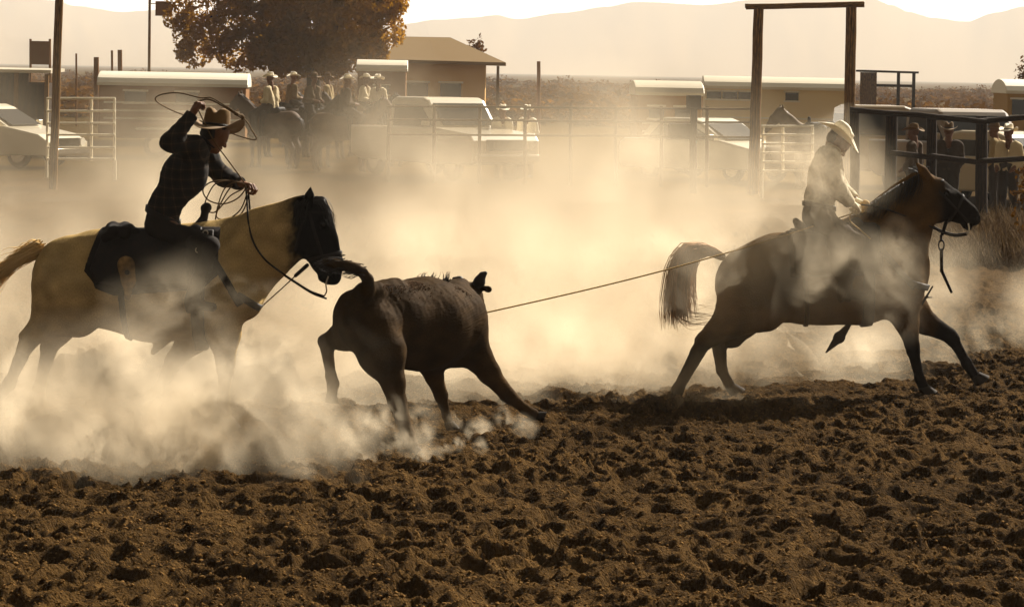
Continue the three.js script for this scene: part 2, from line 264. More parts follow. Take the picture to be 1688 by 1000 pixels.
// region for a strap wound round a body: a slab along a-b (in the x-y plane), half-width w
function slab(a, b, w, zmin = -1e9) { const dx = b.x - a.x, dy = b.y - a.y, L = Math.hypot(dx, dy); return (x, y, z) => { const t = ((x - a.x) * dx + (y - a.y) * dy) / L, s = Math.abs(((x - a.x) * dy - (y - a.y) * dx) / L); return Math.max(s - w, -t, t - L, zmin - z); }; }
function bandBounds(a, b, w, z, h = 0.5) { return [[Math.min(a.x, b.x) - w - 0.02, Math.min(a.y, b.y) - w - 0.02, z - h], [Math.max(a.x, b.x) + w + 0.02, Math.max(a.y, b.y) + w + 0.02, z + h]]; }
const hoofGeo = (toe, heelDir, r, h) => { // a hoof: slanted frustum under the pastern; toe = ground point under it, heelDir = pastern direction
  const g = new THREE.CylinderGeometry(r * 0.78, r * 1.12, h, 14, 3); const p = g.attributes.position;
  for (let i = 0; i < p.count; i++) { const t = 0.5 - p.getY(i) / h; p.setX(i, p.getX(i) * (1.05 + 0.1 * t) + t * r * 0.45); }
  g.computeVertexNormals();
  const q = new THREE.Quaternion().setFromUnitVectors(V3(0, 1, 0), heelDir.clone().normalize()); g.applyQuaternion(q); g.translate(toe.x, toe.y, toe.z); return g;
};
function hairTail(root, way, len, n, spread, r, droop, curlX) { // strands leaving root along way and drooping
  const L = []; for (let i = 0; i < n; i++) { const l = len * rr(0.65, 1.05), o = V3(gauss(), gauss(), gauss()).multiplyScalar(0.018), e = V3(gauss(), gauss(), gauss()).multiplyScalar(spread); const pts = []; for (let k = 0; k <= 6; k++) { const t = k / 6; pts.push(V3(root.x + o.x + way.x * l * t + e.x * t * t + curlX * t * t * t, root.y + o.y + way.y * l * t - droop * l * t * t + e.y * t * t + 0.012 * Math.sin(t * 9 + i), root.z + o.z + way.z * l * t + e.z * t * t)); } L.push({ pts, r0: r * rr(0.7, 1.3), r1: r * 0.15 }); } return L;
}

// -- left horse: pale body, dark head, galloping after the steer
const HL = {};
{
  const D0 = 19.7, H = rig(() => D0), { c, sub, V, R, prims } = H; HL.D = D0; HL.V = V;
  // trunk
  c(118, 452, 64, 175, 458, 76, 0, 0.8, 0.1); c(175, 458, 76, 250, 468, 84, 0, 0.78, 0.1); c(250, 468, 84, 345, 458, 84, 0, 0.76, 0.1); c(345, 455, 82, 378, 476, 52, 0, 0.72, 0.1);
  c(100, 470, 46, 98, 500, 44, 0.13, 0.8, 0.08); c(100, 470, 46, 98, 500, 44, -0.13, 0.8, 0.08); c(255, 505, 52, 345, 515, 44, 0, 0.9, 0.1); c(180, 478, 50, 235, 500, 48, 0, 0.9, 0.1);
  c(365, 402, 24, 300, 400, 26, 0, 0.7, 0.08); c(392, 492, 36, 405, 500, 26, 0.09, 1, 0.05); c(392, 492, 36, 405, 500, 26, -0.09, 1, 0.05);
  HL.trunk = prims.slice();
  // neck
  c(378, 440, 70, 412, 418, 60, 0, 0.5, 0.1); c(412, 418, 60, 446, 396, 51, 0, 0.46, 0.08); c(446, 396, 51, 488, 374, 44, 0, 0.42, 0.07); c(385, 388, 22, 495, 345, 20, 0, 0.5, 0.05);
  const headStart = prims.length;
  c(510, 352, 27, 516, 388, 31, 0, 0.6, 0.04); c(516, 388, 31, 536, 428, 24, 0, 0.56, 0.04); c(536, 428, 24, 545, 451, 18, 0, 0.62, 0.03); c(504, 385, 21, 500, 405, 17, 0.055, 0.7, 0.03); c(504, 385, 21, 500, 405, 17, -0.055, 0.7, 0.03);
  c(532, 350, 12, 546, 395, 10, 0, 0.9, 0.04); c(546, 395, 10, 557, 440, 9, 0, 0.9, 0.03); c(546, 452, 15, 551, 459, 10, 0, 1, 0.02); c(534, 456, 10, 540, 461, 7, 0, 1, 0.02); c(531, 366, 8, 534, 372, 8, 0.075, 1, 0.02); c(531, 366, 8, 534, 372, 8, -0.075, 1, 0.02);
  sub(556, 450, 3.2, 558, 454, 3, 0.045); sub(532, 369, 4, 533, 370, 4, 0.105); sub(540, 461.5, 1.6, 550, 463, 1.6, 0.05, 0.006);
  HL.head = prims.slice(headStart);
  for (const s of [1, -1]) { c(506, 340, 8, 510, 322, 7.5, s * 0.055, 1, 0.015, s * 0.06); c(510, 322, 7.5, 511.5, 309, 1.8, s * 0.06, 1, 0.012, s * 0.06); sub(513, 330, 3, 514, 318, 2, s * 0.085, 0.01); }
  // near hind, stretched back; far hind under the body
  c(112, 492, 52, 128, 522, 34, 0.17, 0.75, 0.08); c(112, 495, 48, 52, 556, 15, 0.19, 0.75, 0.07); c(70, 530, 16, 38, 553, 8, 0.19, 0.8, 0.03); c(50, 558, 14, 40, 572, 12.5, 0.19, 1, 0.03); c(42, 570, 12.5, 16, 628, 9, 0.19, 0.9, 0.02); c(16, 628, 10.5, 14, 634, 10.5, 0.19, 1, 0.02); c(14, 634, 9, -6, 656, 9.5, 0.19, 1, 0.02);
  c(120, 500, 44, 80, 572, 15, -0.17, 0.75, 0.07); c(80, 574, 13, 64, 640, 9.5, -0.17, 0.9, 0.02); c(64, 640, 10, 66, 676, 9.5, -0.17, 1, 0.02);
  // fore legs: near reaching under, far folded back
  c(362, 505, 46, 368, 548, 28, 0.16, 0.8, 0.07); c(368, 548, 28, 371, 598, 15, 0.17, 0.9, 0.04); c(371, 598, 15, 371, 610, 14, 0.17, 1, 0.03); c(371, 612, 12, 368, 660, 9, 0.17, 0.9, 0.02); c(368, 660, 10.5, 372, 688, 9, 0.17, 1, 0.02);
  c(335, 515, 40, 318, 556, 26, -0.14, 0.8, 0.07); c(318, 556, 26, 288, 592, 15, -0.15, 0.9, 0.04); c(288, 592, 14.5, 262, 640, 9, -0.15, 0.9, 0.03); c(262, 640, 10, 240, 656, 9, -0.15, 1, 0.02);
  c(268, 560, 11, 252, 580, 5, 0.02, 1, 0.03);
  const headC = V(528, 400), neckT = V(488, 372);
  const g = fieldMesh(prims, 0.0115, { uv: 1.6,
    disp: (x, y, z) => 0.0035 * n3(x * 9, y * 9, z * 9) + 0.0025 * n3(x * 4, y * 22, z * 14),
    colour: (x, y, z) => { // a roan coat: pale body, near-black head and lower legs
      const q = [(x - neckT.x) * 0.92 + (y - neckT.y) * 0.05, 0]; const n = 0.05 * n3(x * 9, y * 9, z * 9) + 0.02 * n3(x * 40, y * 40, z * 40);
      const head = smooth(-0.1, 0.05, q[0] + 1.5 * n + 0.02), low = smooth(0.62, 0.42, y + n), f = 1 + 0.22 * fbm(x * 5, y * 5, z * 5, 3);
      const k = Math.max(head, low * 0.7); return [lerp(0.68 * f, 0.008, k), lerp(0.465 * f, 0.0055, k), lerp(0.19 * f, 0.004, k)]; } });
  const root = base('horse', V3(V(240, 600).x, 0, -D0));
  tag(root, 'pale roan horse with black head galloping behind the steer at left', 'horse');
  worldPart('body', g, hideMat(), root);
  for (const s of [1, -1]) { const e = new THREE.SphereGeometry(0.021, 12, 10); const p = V(532.5, 369.5, s * 0.088); e.translate(p.x, p.y, p.z); worldPart('eye', e, M.eye, root); }
  const up = (x1, y1, x2, y2) => V(x2, y2).sub(V(x1, y1));
  for (const [x, y, dz, px, py] of [[-12, 664, 0.19, 14, 634], [67, 684, -0.17, 64, 640], [374, 697, 0.17, 368, 660], [233, 661, -0.15, 262, 640]]) worldPart('hoof', hoofGeo(V(x, y, dz), up(x, y, px, py), 0.055, 0.085), M.hoof, root);
  // mane: falls to the far side, a ragged fringe on the crest; forelock
  const mane = []; for (let i = 0; i < 260; i++) { const t = rnd(), x = lerp(388, 504, t), yTop = lerp(366, 322, t) - 3 * Math.sin(t * 3.14); const a = V(x, yTop + 4, rr(-0.03, 0.02)), l = rr(0.08, 0.3); mane.push({ pts: [a, a.clone().add(V3(-0.02, 0.02, -0.03)), a.clone().add(V3(-0.06 + 0.02 * gauss(), -l * 0.35, -0.09)), a.clone().add(V3(-0.1 + 0.03 * gauss(), -l, -0.1 - 0.02 * rnd()))], r0: 0.004, r1: 0.0012 }); }
  worldPart('mane', strands(mane), M.hairDark, root);
  const fore = []; for (let i = 0; i < 150; i++) { const a = V(rr(506, 522), rr(326, 338), rr(-0.06, 0.06)), l = rr(0.1, 0.24); fore.push({ pts: [a, a.clone().add(V3(0.05 + 0.01 * gauss(), 0.012, 0)), a.clone().add(V3(0.1 + 0.014 * gauss(), -l * 0.5, 0.015 * gauss())), a.clone().add(V3(0.125 + 0.02 * gauss(), -l, 0.02 * gauss()))], r0: 0.004, r1: 0.001 }); }
  for (let i = 0; i < 90; i++) { const a = V(rr(486, 508), rr(328, 350), 0.075 + 0.01 * gauss()), l = rr(0.06, 0.17); fore.push({ pts: [a, a.clone().add(V3(-0.012, -l * 0.4, 0.012)), a.clone().add(V3(-0.02 + 0.015 * gauss(), -l, 0.01))], r0: 0.004, r1: 0.001 }); }
  worldPart('forelock', strands(fore), M.hairDark, root);
  worldPart('tail', strands([...hairTail(V(62, 412), V3(-0.75, -0.32, 0.1), 0.72, 460, 0.055, 0.0042, 0.28, -0.02), ...hairTail(V(66, 405), V3(-0.8, -0.1, 0), 0.3, 90, 0.02, 0.006, 0.3, 0)], 9), M.hairTail, root);
  HL.prims = prims; HL.root = root;
}

// -- right horse: dark bay, galloping away to the right
const HR = {};
{
  const Dof = (x) => 22.1 + (x - 1200) / 330 * 0.45, H = rig(Dof), { c, sub, V, R, prims } = H; HR.V = V; HR.Dof = Dof;
  c(1243, 468, 64, 1285, 458, 69, 0, 0.82, 0.1); c(1285, 458, 69, 1350, 455, 73, 0, 0.8, 0.1); c(1350, 455, 73, 1425, 448, 78, 0, 0.76, 0.1); c(1425, 445, 78, 1468, 455, 58, 0, 0.72, 0.1);
  c(1232, 480, 46, 1226, 505, 40, 0.13, 0.8, 0.08); c(1232, 480, 46, 1226, 505, 40, -0.13, 0.8, 0.08); c(1330, 480, 46, 1420, 490, 42, 0, 0.95, 0.1);
  c(1442, 372, 20, 1380, 390, 24, 0, 0.7, 0.08); c(1490, 470, 36, 1492, 500, 28, 0.08, 1, 0.06); c(1490, 470, 36, 1492, 500, 28, -0.08, 1, 0.06);
  HR.trunk = prims.slice();
  c(1452, 410, 64, 1478, 378, 54, 0, 0.5, 0.1); c(1478, 378, 54, 1500, 346, 42, 0, 0.46, 0.08); c(1500, 346, 42, 1524, 322, 34, 0, 0.44, 0.06); c(1440, 352, 16, 1510, 298, 14, 0, 0.5, 0.05); c(1484, 420, 46, 1498, 440, 34, 0, 0.6, 0.08);
  const headStart = prims.length;
  c(1526, 308, 23, 1546, 332, 29, 0, 0.6, 0.04); c(1546, 332, 29, 1580, 346, 20, 0, 0.58, 0.04); c(1580, 346, 20, 1600, 357, 15.5, 0, 0.64, 0.03); c(1540, 340, 20, 1548, 350, 17, 0.05, 0.7, 0.03); c(1540, 340, 20, 1548, 350, 17, -0.05, 0.7, 0.03);
  c(1548, 303, 10, 1575, 322, 8, 0, 0.9, 0.03); c(1575, 322, 8, 1602, 345, 8, 0, 0.9, 0.03); c(1603, 358, 13, 1607, 362, 10, 0, 1, 0.02); c(1594, 370, 8, 1597, 374, 6, 0, 1, 0.02); c(1556, 317, 7, 1561, 320, 7, 0.072, 1, 0.02); c(1556, 317, 7, 1561, 320, 7, -0.072, 1, 0.02);
  sub(1612, 355, 2.8, 1613, 359, 2.6, 0.042); sub(1559, 319, 3.4, 1560, 320, 3.4, 0.1); sub(1596, 371, 1.4, 1610, 367, 1.4, 0.05, 0.006);
  HR.head = prims.slice(headStart);
  for (const s of [1, -1]) { c(1533, 296, 8, 1522, 281, 7, s * 0.05, 1, 0.015, s * 0.06); c(1522, 281, 7, 1512, 269, 1.8, s * 0.06, 1, 0.012, s * 0.055); }
  // hind legs driving off
  c(1240, 495, 50, 1262, 512, 34, 0.16, 0.75, 0.08); c(1238, 500, 46, 1166, 560, 14, 0.18, 0.75, 0.07); c(1190, 535, 16, 1152, 560, 7, 0.18, 0.8, 0.03); c(1162, 562, 13, 1150, 580, 11.5, 0.18, 1, 0.03); c(1152, 578, 12, 1118, 640, 8.5, 0.18, 0.9, 0.02); c(1118, 640, 10, 1116, 645, 10, 0.18, 1, 0.02); c(1116, 645, 8.5, 1100, 664, 8.5, 0.18, 1, 0.02);
  c(1245, 500, 44, 1208, 556, 17, -0.16, 0.75, 0.07); c(1210, 556, 16, 1182, 568, 7, -0.16, 0.8, 0.03); c(1186, 572, 12, 1190, 610, 9, -0.16, 1, 0.02); c(1190, 610, 9, 1204, 636, 8.5, -0.16, 1, 0.02);
  // fore legs
  c(1478, 490, 40, 1494, 528, 20, 0.15, 0.8, 0.06); c(1494, 526, 21, 1504, 566, 12, 0.16, 0.9, 0.03); c(1504, 566, 12, 1506, 577, 11.5, 0.16, 1, 0.02); c(1506, 578, 9.5, 1517, 624, 7.5, 0.16, 0.9, 0.02); c(1517, 624, 9, 1523, 638, 8.5, 0.16, 1, 0.02);
  c(1495, 500, 34, 1524, 530, 20, -0.15, 0.8, 0.06); c(1524, 530, 20, 1566, 553, 12.5, -0.16, 0.9, 0.03); c(1566, 553, 12, 1572, 560, 11.5, -0.16, 1, 0.02); c(1572, 560, 10, 1594, 598, 7.5, -0.16, 0.9, 0.02); c(1594, 598, 9, 1606, 616, 8, -0.16, 1, 0.02);
  const g = fieldMesh(prims, 0.0115, { uv: 1.6,
    disp: (x, y, z) => 0.0035 * n3(x * 9, y * 9, z * 9) + 0.0025 * n3(x * 4, y * 22, z * 14),
    colour: (x, y, z) => { const n = 0.06 * n3(x * 7, y * 7, z * 7), hd = smooth(-0.02, 0.16, x - V(1530, 320).x + n), low = smooth(0.6, 0.4, y + n), f = 1 + 0.25 * fbm(x * 5, y * 5, z * 5, 3), k = Math.max(hd, low); return [lerp(0.15 * f, 0.013, k), lerp(0.077 * f, 0.007, k), lerp(0.022 * f, 0.003, k)]; } });
  const root = base('horse', V3(V(1350, 600).x, 0, -Dof(1350)));
  tag(root, 'dark bay horse galloping right with the roped steer in tow', 'horse');
  worldPart('body', g, hideMat(), root);
  for (const s of [1, -1]) { const e = new THREE.SphereGeometry(0.02, 12, 10); const p = V(1559.5, 319.5, s * 0.085); e.translate(p.x, p.y, p.z); worldPart('eye', e, M.eye, root); }
  const up = (x1, y1, x2, y2) => V(x2, y2).sub(V(x1, y1));
  for (const [x, y, dz, px, py] of [[1094, 671, 0.18, 1116, 645], [1208, 643, -0.16, 1190, 610], [1525, 644, 0.16, 1517, 624], [1612, 624, -0.16, 1594, 598]]) worldPart('hoof', hoofGeo(V(x, y, dz), up(x, y, px, py), 0.055, 0.08), M.hoof, root);
  const mane = []; for (let i = 0; i < 380; i++) { const t = rnd(), x = lerp(1440, 1522, t), yT = lerp(334, 284, t) - 2 * Math.sin(t * 3.14); const a = V(x, yT + 3, rr(-0.03, 0.03)), l = rr(0.1, 0.26), s = rnd() < 0.5 ? 1 : -1; mane.push({ pts: [a, a.clone().add(V3(-0.02, 0.016, s * 0.02)), a.clone().add(V3(-0.05 + 0.02 * gauss(), -l * 0.4, s * 0.09)), a.clone().add(V3(-0.09 + 0.03 * gauss(), -l, s * 0.12))], r0: 0.004, r1: 0.001 }); }
  for (let i = 0; i < 60; i++) { const a = V(rr(1512, 1534), rr(280, 292), rr(-0.05, 0.05)); mane.push({ pts: [a, a.clone().add(V3(-0.02 + 0.02 * gauss(), 0.03, 0)), a.clone().add(V3(-0.06 + 0.03 * gauss(), 0.03 + 0.02 * rnd(), 0.01))], r0: 0.004, r1: 0.001 }); }
  worldPart('mane', strands(mane), M.hairDark, root);
  const tl = []; for (let i = 0; i < 620; i++) { const l = rr(0.75, 1.05), e = V3(clamp(gauss(), -1.6, 1.6), clamp(gauss(), -1.6, 1.6), gauss()); const q = [[1192, 424], [1160, 410], [1132, 412], [1117, 436], [1112, 470], [1110, 500], [1112, 524]]; const pts = q.map(([x, y], k) => { const t = k / 6; return V(lerp(1192, x, l), lerp(424, y, l), 0).add(e.clone().multiplyScalar(0.012 + 0.075 * t * (1 - 0.35 * t))); }); tl.push({ pts, r0: 0.006, r1: 0.001 }); }
  for (let i = 0; i < 45; i++) { const y = rr(505, 535), a = V(rr(1106, 1120), y - 10), b = V(rr(1150, 1182), y + rr(-6, 10)); tl.push({ pts: [a, a.clone().lerp(b, 0.4).add(V3(0, -0.03 + 0.02 * gauss(), 0)), b], r0: 0.002, r1: 0.0008 }); }
  worldPart('tail', strands(tl, 9), M.hairTail2, root);
  HR.prims = prims; HR.root = root;
}

// -- the steer, seen from behind as it goes away to the right
const ST = {};
{
  const prims = [], V = (x, y, D) => at(x, y, D);
  const L = (x1, y1, r1, D1, x2, y2, r2, D2, k = 0.05) => prims.push(limb(V(x1, y1, D1), V(x2, y2, D2), m(r1, D1), m(r2, D2), k));
  const S = (x, y, r, D) => L(x, y, r, D, x, y, r, D);
  L(604, 530, 50, 18.95, 640, 530, 62, 19.15, 0.1); L(640, 530, 66, 19.15, 700, 532, 71, 19.45, 0.1); L(700, 532, 71, 19.45, 742, 532, 62, 19.7, 0.1); L(742, 532, 60, 19.7, 756, 548, 43, 19.8, 0.08);
  L(582, 503, 26, 18.95, 600, 490, 20, 18.85, 0.05); L(612, 488, 18, 18.9, 650, 472, 12, 19.1, 0.06); L(575, 520, 26, 19.0, 580, 550, 26, 19.05, 0.06); L(600, 475, 10, 18.85, 618, 478, 14, 18.9, 0.05);
  L(745, 490, 26, 19.75, 775, 505, 22, 19.95, 0.08); L(742, 575, 32, 19.75, 715, 590, 18, 19.55, 0.07); L(640, 560, 44, 19.1, 690, 575, 32, 19.4, 0.08);
  // neck and head beyond the shoulder, face turned away
  L(752, 484, 24, 19.95, 776, 492, 19, 20.15, 0.06); L(752, 476, 14, 19.9, 762, 470, 12, 20.1, 0.04); L(776, 478, 13, 20.15, 786, 472, 10, 20.25, 0.03); L(778, 490, 17, 20.2, 790, 520, 11, 20.5, 0.04); L(784, 484, 10, 20.25, 794, 510, 5, 20.4, 0.03);
  L(784, 474, 7, 20.2, 798, 475, 4.5, 20.1, 0.015); S(805, 476.5, 6.2, 20.05);
  // near (right) hind
  L(616, 548, 46, 18.85, 628, 580, 40, 18.78, 0.07); L(632, 585, 36, 18.78, 648, 630, 19, 18.72, 0.06); L(648, 630, 19, 18.72, 654, 662, 15, 18.72, 0.04); L(655, 664, 15, 18.72, 672, 716, 10.5, 18.65, 0.03); L(672, 716, 12, 18.65, 680, 736, 11, 18.6, 0.02);
  // far (left) hind, lifted behind
  L(592, 532, 42, 19.05, 566, 553, 24, 19.15, 0.06); L(566, 553, 22, 19.15, 541, 561, 13, 19.2, 0.05); L(541, 560, 13, 19.2, 531, 560, 7, 19.2, 0.03); L(538, 566, 12, 19.2, 545, 618, 8.5, 19.15, 0.03); L(545, 620, 9.5, 19.15, 549, 632, 10.5, 19.15, 0.02); L(549, 634, 9, 19.15, 547, 650, 9, 19.12, 0.02);
  // far (left) fore
  L(706, 585, 32, 19.7, 716, 620, 15, 19.75, 0.06); L(716, 620, 15, 19.75, 727, 652, 11, 19.8, 0.03); L(727, 652, 11, 19.8, 736, 684, 7, 19.82, 0.02); L(736, 684, 8, 19.82, 740, 696, 7.5, 19.82, 0.02);
  // near (right) fore, thrown forward
  L(768, 562, 34, 19.75, 806, 614, 18, 19.9, 0.07); L(806, 614, 18, 19.9, 836, 650, 12, 20.0, 0.04); L(836, 650, 12, 20.0, 866, 674, 8.5, 20.05, 0.03); L(866, 674, 9, 20.05, 880, 682, 8.5, 20.08, 0.02);
  // tail: root swept up and out to the left
  const tail = [[603, 492, 13, 18.82], [607, 476, 11, 18.78], [606, 461, 9.5, 18.74], [598, 449, 8.5, 18.72], [585, 441, 8, 18.7], [570, 437, 8, 18.7], [553, 434, 8, 18.7], [536, 432, 7, 18.72]];
  for (let i = 1; i < tail.length; i++) L(tail[i - 1][0], tail[i - 1][1], tail[i - 1][2], tail[i - 1][3], tail[i][0], tail[i][1], tail[i][2], tail[i][3], 0.015);
  const g = fieldMesh(prims, 0.0115, { uv: 1.6,
    disp: (x, y, z) => 0.004 * n3(x * 9, y * 9, z * 9) + 0.005 * n3(x * 30, y * 10, z * 30) * smooth(0.75, 1.0, y),
    colour: (x, y, z) => { const f = 1 + 0.35 * fbm(x * 6, y * 6, z * 6, 3), leg = smooth(0.55, 0.3, y + 0.05 * n3(x * 20, y * 6, z * 20)); return [(0.056 + 0.03 * leg) * f, (0.03 + 0.016 * leg) * f, (0.009 + 0.005 * leg) * f]; } });
  const root = base('steer', V3(V(670, 600, 19.4).x, 0, -19.4));
  tag(root, 'dark steer with shaggy hair along its back, roped between the two horses', 'steer');
  worldPart('body', g, hideMat({ roughness: 0.75 }), root);
  for (const [x, y, D, px, py] of [[683, 743, 18.58, 672, 716], [545, 656, 19.1, 549, 634], [742, 702, 19.8, 736, 684], [888, 686, 20.08, 862, 676]]) {
    for (const s of [-1, 1]) worldPart('hoof', hoofGeo(V(x + s * 3.2, y, D), V(px, py, D).sub(V(x, y, D)), 0.028, 0.06), M.hoof, root);
  }
  const horn = fieldMesh([limb(V(783, 472, 20.15), V(790, 463, 20.1), m(8, 20), m(8.5, 20), 0.02), limb(V(790, 463, 20.1), V(795, 454, 20.1), m(8, 20), m(6.5, 20), 0.02), limb(V(795, 454, 20.1), V(800, 450, 20.1), m(5, 20), m(3.4, 20), 0.01), limb(V(789, 470, 20.15), V(794, 467, 20.1), m(7, 20), m(5, 20), 0.02)], 0.006);
  worldPart('horn', horn, M.hairDark, root);
  const horn2 = fieldMesh([limb(V(768, 470, 20.25), V(757, 462, 20.3), m(7, 20), m(6.5, 20), 0.02), limb(V(757, 462, 20.3), V(748, 459, 20.3), m(6.5, 20), m(3, 20), 0.02)], 0.006);
  worldPart('horn', horn2, M.hairDark, root);
  const tuft = []; for (let i = 0; i < 260; i++) { const t = rnd(), a = V(lerp(603, 545, t), lerp(449, 433, Math.min(1, t * 1.6)), 18.72).add(V3(gauss() * 0.012, gauss() * 0.02, gauss() * 0.02)), l = rr(0.05, 0.14); tuft.push({ pts: [a, a.clone().add(V3(-l * 0.5, 0.01 * gauss(), 0.01 * gauss())), a.clone().add(V3(-l, -0.012 + 0.015 * gauss(), 0.015 * gauss()))], r0: 0.004, r1: 0.001 }); }
  worldPart('tail_tuft', strands(tuft, 4), M.hairDark, root);
  // shag close to the coat in colour along the back, and a few stiff tufts at the withers
  const shag = []; for (let i = 0; i < 2000; i++) { const t = rnd() * 0.8, x = lerp(612, 786, t), D = lerp(18.95, 19.85, t), top = lerp(462, 459, smooth(0, 0.4, t)) + 26 * smooth(0.62, 1, t), s = gauss() * 0.075; const a = V(x, top + 4, D).add(V3(s * 0.74, -Math.abs(s) * Math.abs(s) * 1.9 - 0.006, s * 0.67)); const l = rr(0.02, 0.045); shag.push({ pts: [a, a.clone().add(V3(0.004 * gauss() + s * 0.05, 0.012, 0.008)), a.clone().add(V3(-0.01 + s * 0.15 + 0.008 * gauss(), 0.012 - l * 0.4, 0.01))], r0: 0.0035, r1: 0.0012 }); }
  worldPart('back_hair', strands(shag, 3), mat('#4c3314', 0.9), root);
  const tf = []; for (const [x0, w] of [[696, 9], [711, 7], [735, 5]]) for (let i = 0; i < 26; i++) { const a = V(x0 + gauss() * w * 0.5, 464, 19.5).add(V3(0, 0, gauss() * 0.03)), l = rr(0.02, 0.075); tf.push({ pts: [a, a.clone().add(V3(0.01 * gauss(), l * 0.5, 0.01 * gauss())), a.clone().add(V3(0.01 + 0.014 * gauss(), l, 0.012 * gauss()))], r0: 0.004, r1: 0.0008 }); }
  tag(worldPart('hair_tuft', strands(tf, 3), M.hairDark, root), null, null, null, 'stuff');
  ST.V = V;
}

// ------------------------------------------------------------------ riders, saddles, bridles and ropes
const skinMat = new THREE.MeshPhysicalMaterial({ specularIntensity: 0.35, color: col('#6b452a'), roughness: 0.6 });
const hairMat = mat('#1c120a', 0.7);
function headPrims(C, f, u, sc = 1) {
  const s = V3().crossVectors(f, u).normalize(), q = (a, b, c) => C.clone().addScaledVector(f, a * sc).addScaledVector(u, b * sc).addScaledVector(s, c * sc), p = [];
  const L = (a, b, ra, rb, k = 0.02, n = null, fl = 1, sub = false) => p.push(limb(a, b, ra * sc, rb * sc, k * sc, n, fl, sub));
  L(q(-0.02, 0.035, 0), q(0.012, 0.03, 0), 0.086, 0.08, 0.02); L(q(0.028, -0.015, 0), q(0.045, -0.078, 0), 0.06, 0.037, 0.03); for (const e of [1, -1]) { L(q(0.0, -0.055, e * 0.042), q(0.04, -0.085, e * 0.02), 0.028, 0.022, 0.025); L(q(0.07, 0.012, e * 0.032), q(0.076, 0.016, e * 0.014), 0.017, 0.016, 0.015); L(q(0.06, -0.025, e * 0.042), q(0.06, -0.03, e * 0.04), 0.022, 0.02, 0.02); L(q(-0.01, 0.012, e * 0.082), q(-0.016, -0.02, e * 0.078), 0.021, 0.012, 0.006, s, 0.45); }
  L(q(0.086, 0.005, 0), q(0.106, -0.028, 0), 0.009, 0.0135, 0.012); for (const e of [1, -1]) L(q(0.096, -0.03, e * 0.01), q(0.096, -0.03, e * 0.012), 0.008, 0.007, 0.008);
  for (const e of [1, -1]) L(q(0.1, 0.003, e * 0.031), q(0.098, 0.003, e * 0.034), 0.0135, 0.0125, 0.008, null, 1, true);
  L(q(0.084, -0.056, 0.018), q(0.084, -0.056, -0.018), 0.0085, 0.0085, 0.01); L(q(0.08, -0.067, 0.014), q(0.08, -0.067, -0.014), 0.0095, 0.0095, 0.01); L(q(0.096, -0.0615, 0.02), q(0.096, -0.0615, -0.02), 0.0022, 0.0022, 0.004, null, 1, true); L(q(0.068, -0.09, 0), q(0.068, -0.09, 0), 0.02, 0.02, 0.02);
  return { p, eyes: [1, -1].map((e) => q(0.083, 0.003, e * 0.031)), q };
}
function handPrims(w, d, n, curl, side, sc = 1) {
  d = d.clone().normalize(); n = n.clone().addScaledVector(d, -n.dot(d)).normalize(); const s = V3().crossVectors(d, n).multiplyScalar(side), p = [];
  const q = (a, b, c) => w.clone().addScaledVector(d, a * sc).addScaledVector(s, b * sc).addScaledVector(n, c * sc);
  p.push(limb(q(-0.03, 0, 0), q(0.02, 0, 0), 0.026 * sc, 0.027 * sc, 0.02, n, 0.75), limb(q(0.02, 0.012, 0), q(0.08, 0.022, 0), 0.026 * sc, 0.018 * sc, 0.015, n, 0.62), limb(q(0.02, -0.012, 0), q(0.075, -0.024, 0), 0.024 * sc, 0.016 * sc, 0.015, n, 0.62), limb(q(0.03, 0.018, 0.008), q(0.055, 0.026, 0.008), 0.02 * sc, 0.014 * sc, 0.015));
  for (let i = 0; i < 4; i++) {
    let a = curl * (0.75 + 0.06 * i), b = q(0.086 - [0.003, 0, 0.004, 0.012][i], 0.034 - 0.0215 * i, 0); const L = [[0.044, 0.027, 0.021], [0.048, 0.031, 0.022], [0.045, 0.029, 0.021], [0.035, 0.021, 0.018]][i], R = [0.0098, 0.01, 0.0096, 0.0085][i];
    for (let k = 0; k < 3; k++) { const e = b.clone().addScaledVector(d, Math.cos(a) * L[k] * sc).addScaledVector(n, Math.sin(a) * L[k] * sc); p.push(limb(b, e, (R - 0.0008 * k) * sc, (R - 0.0008 * (k + 1)) * sc, 0.004)); b = e; a += curl * (1 - 0.12 * k); }
  }
  const t0 = q(0.022, 0.026, 0.006), t1 = q(0.052, 0.05, 0.022), t2 = q(0.082, 0.045, 0.038), t3 = q(0.1, 0.028, 0.044);
  p.push(limb(t0, t1, 0.0155 * sc, 0.0125 * sc, 0.01), limb(t1, t2, 0.0118 * sc, 0.0108 * sc, 0.004), limb(t2, t3, 0.0106 * sc, 0.0088 * sc, 0.004)); return p;
}
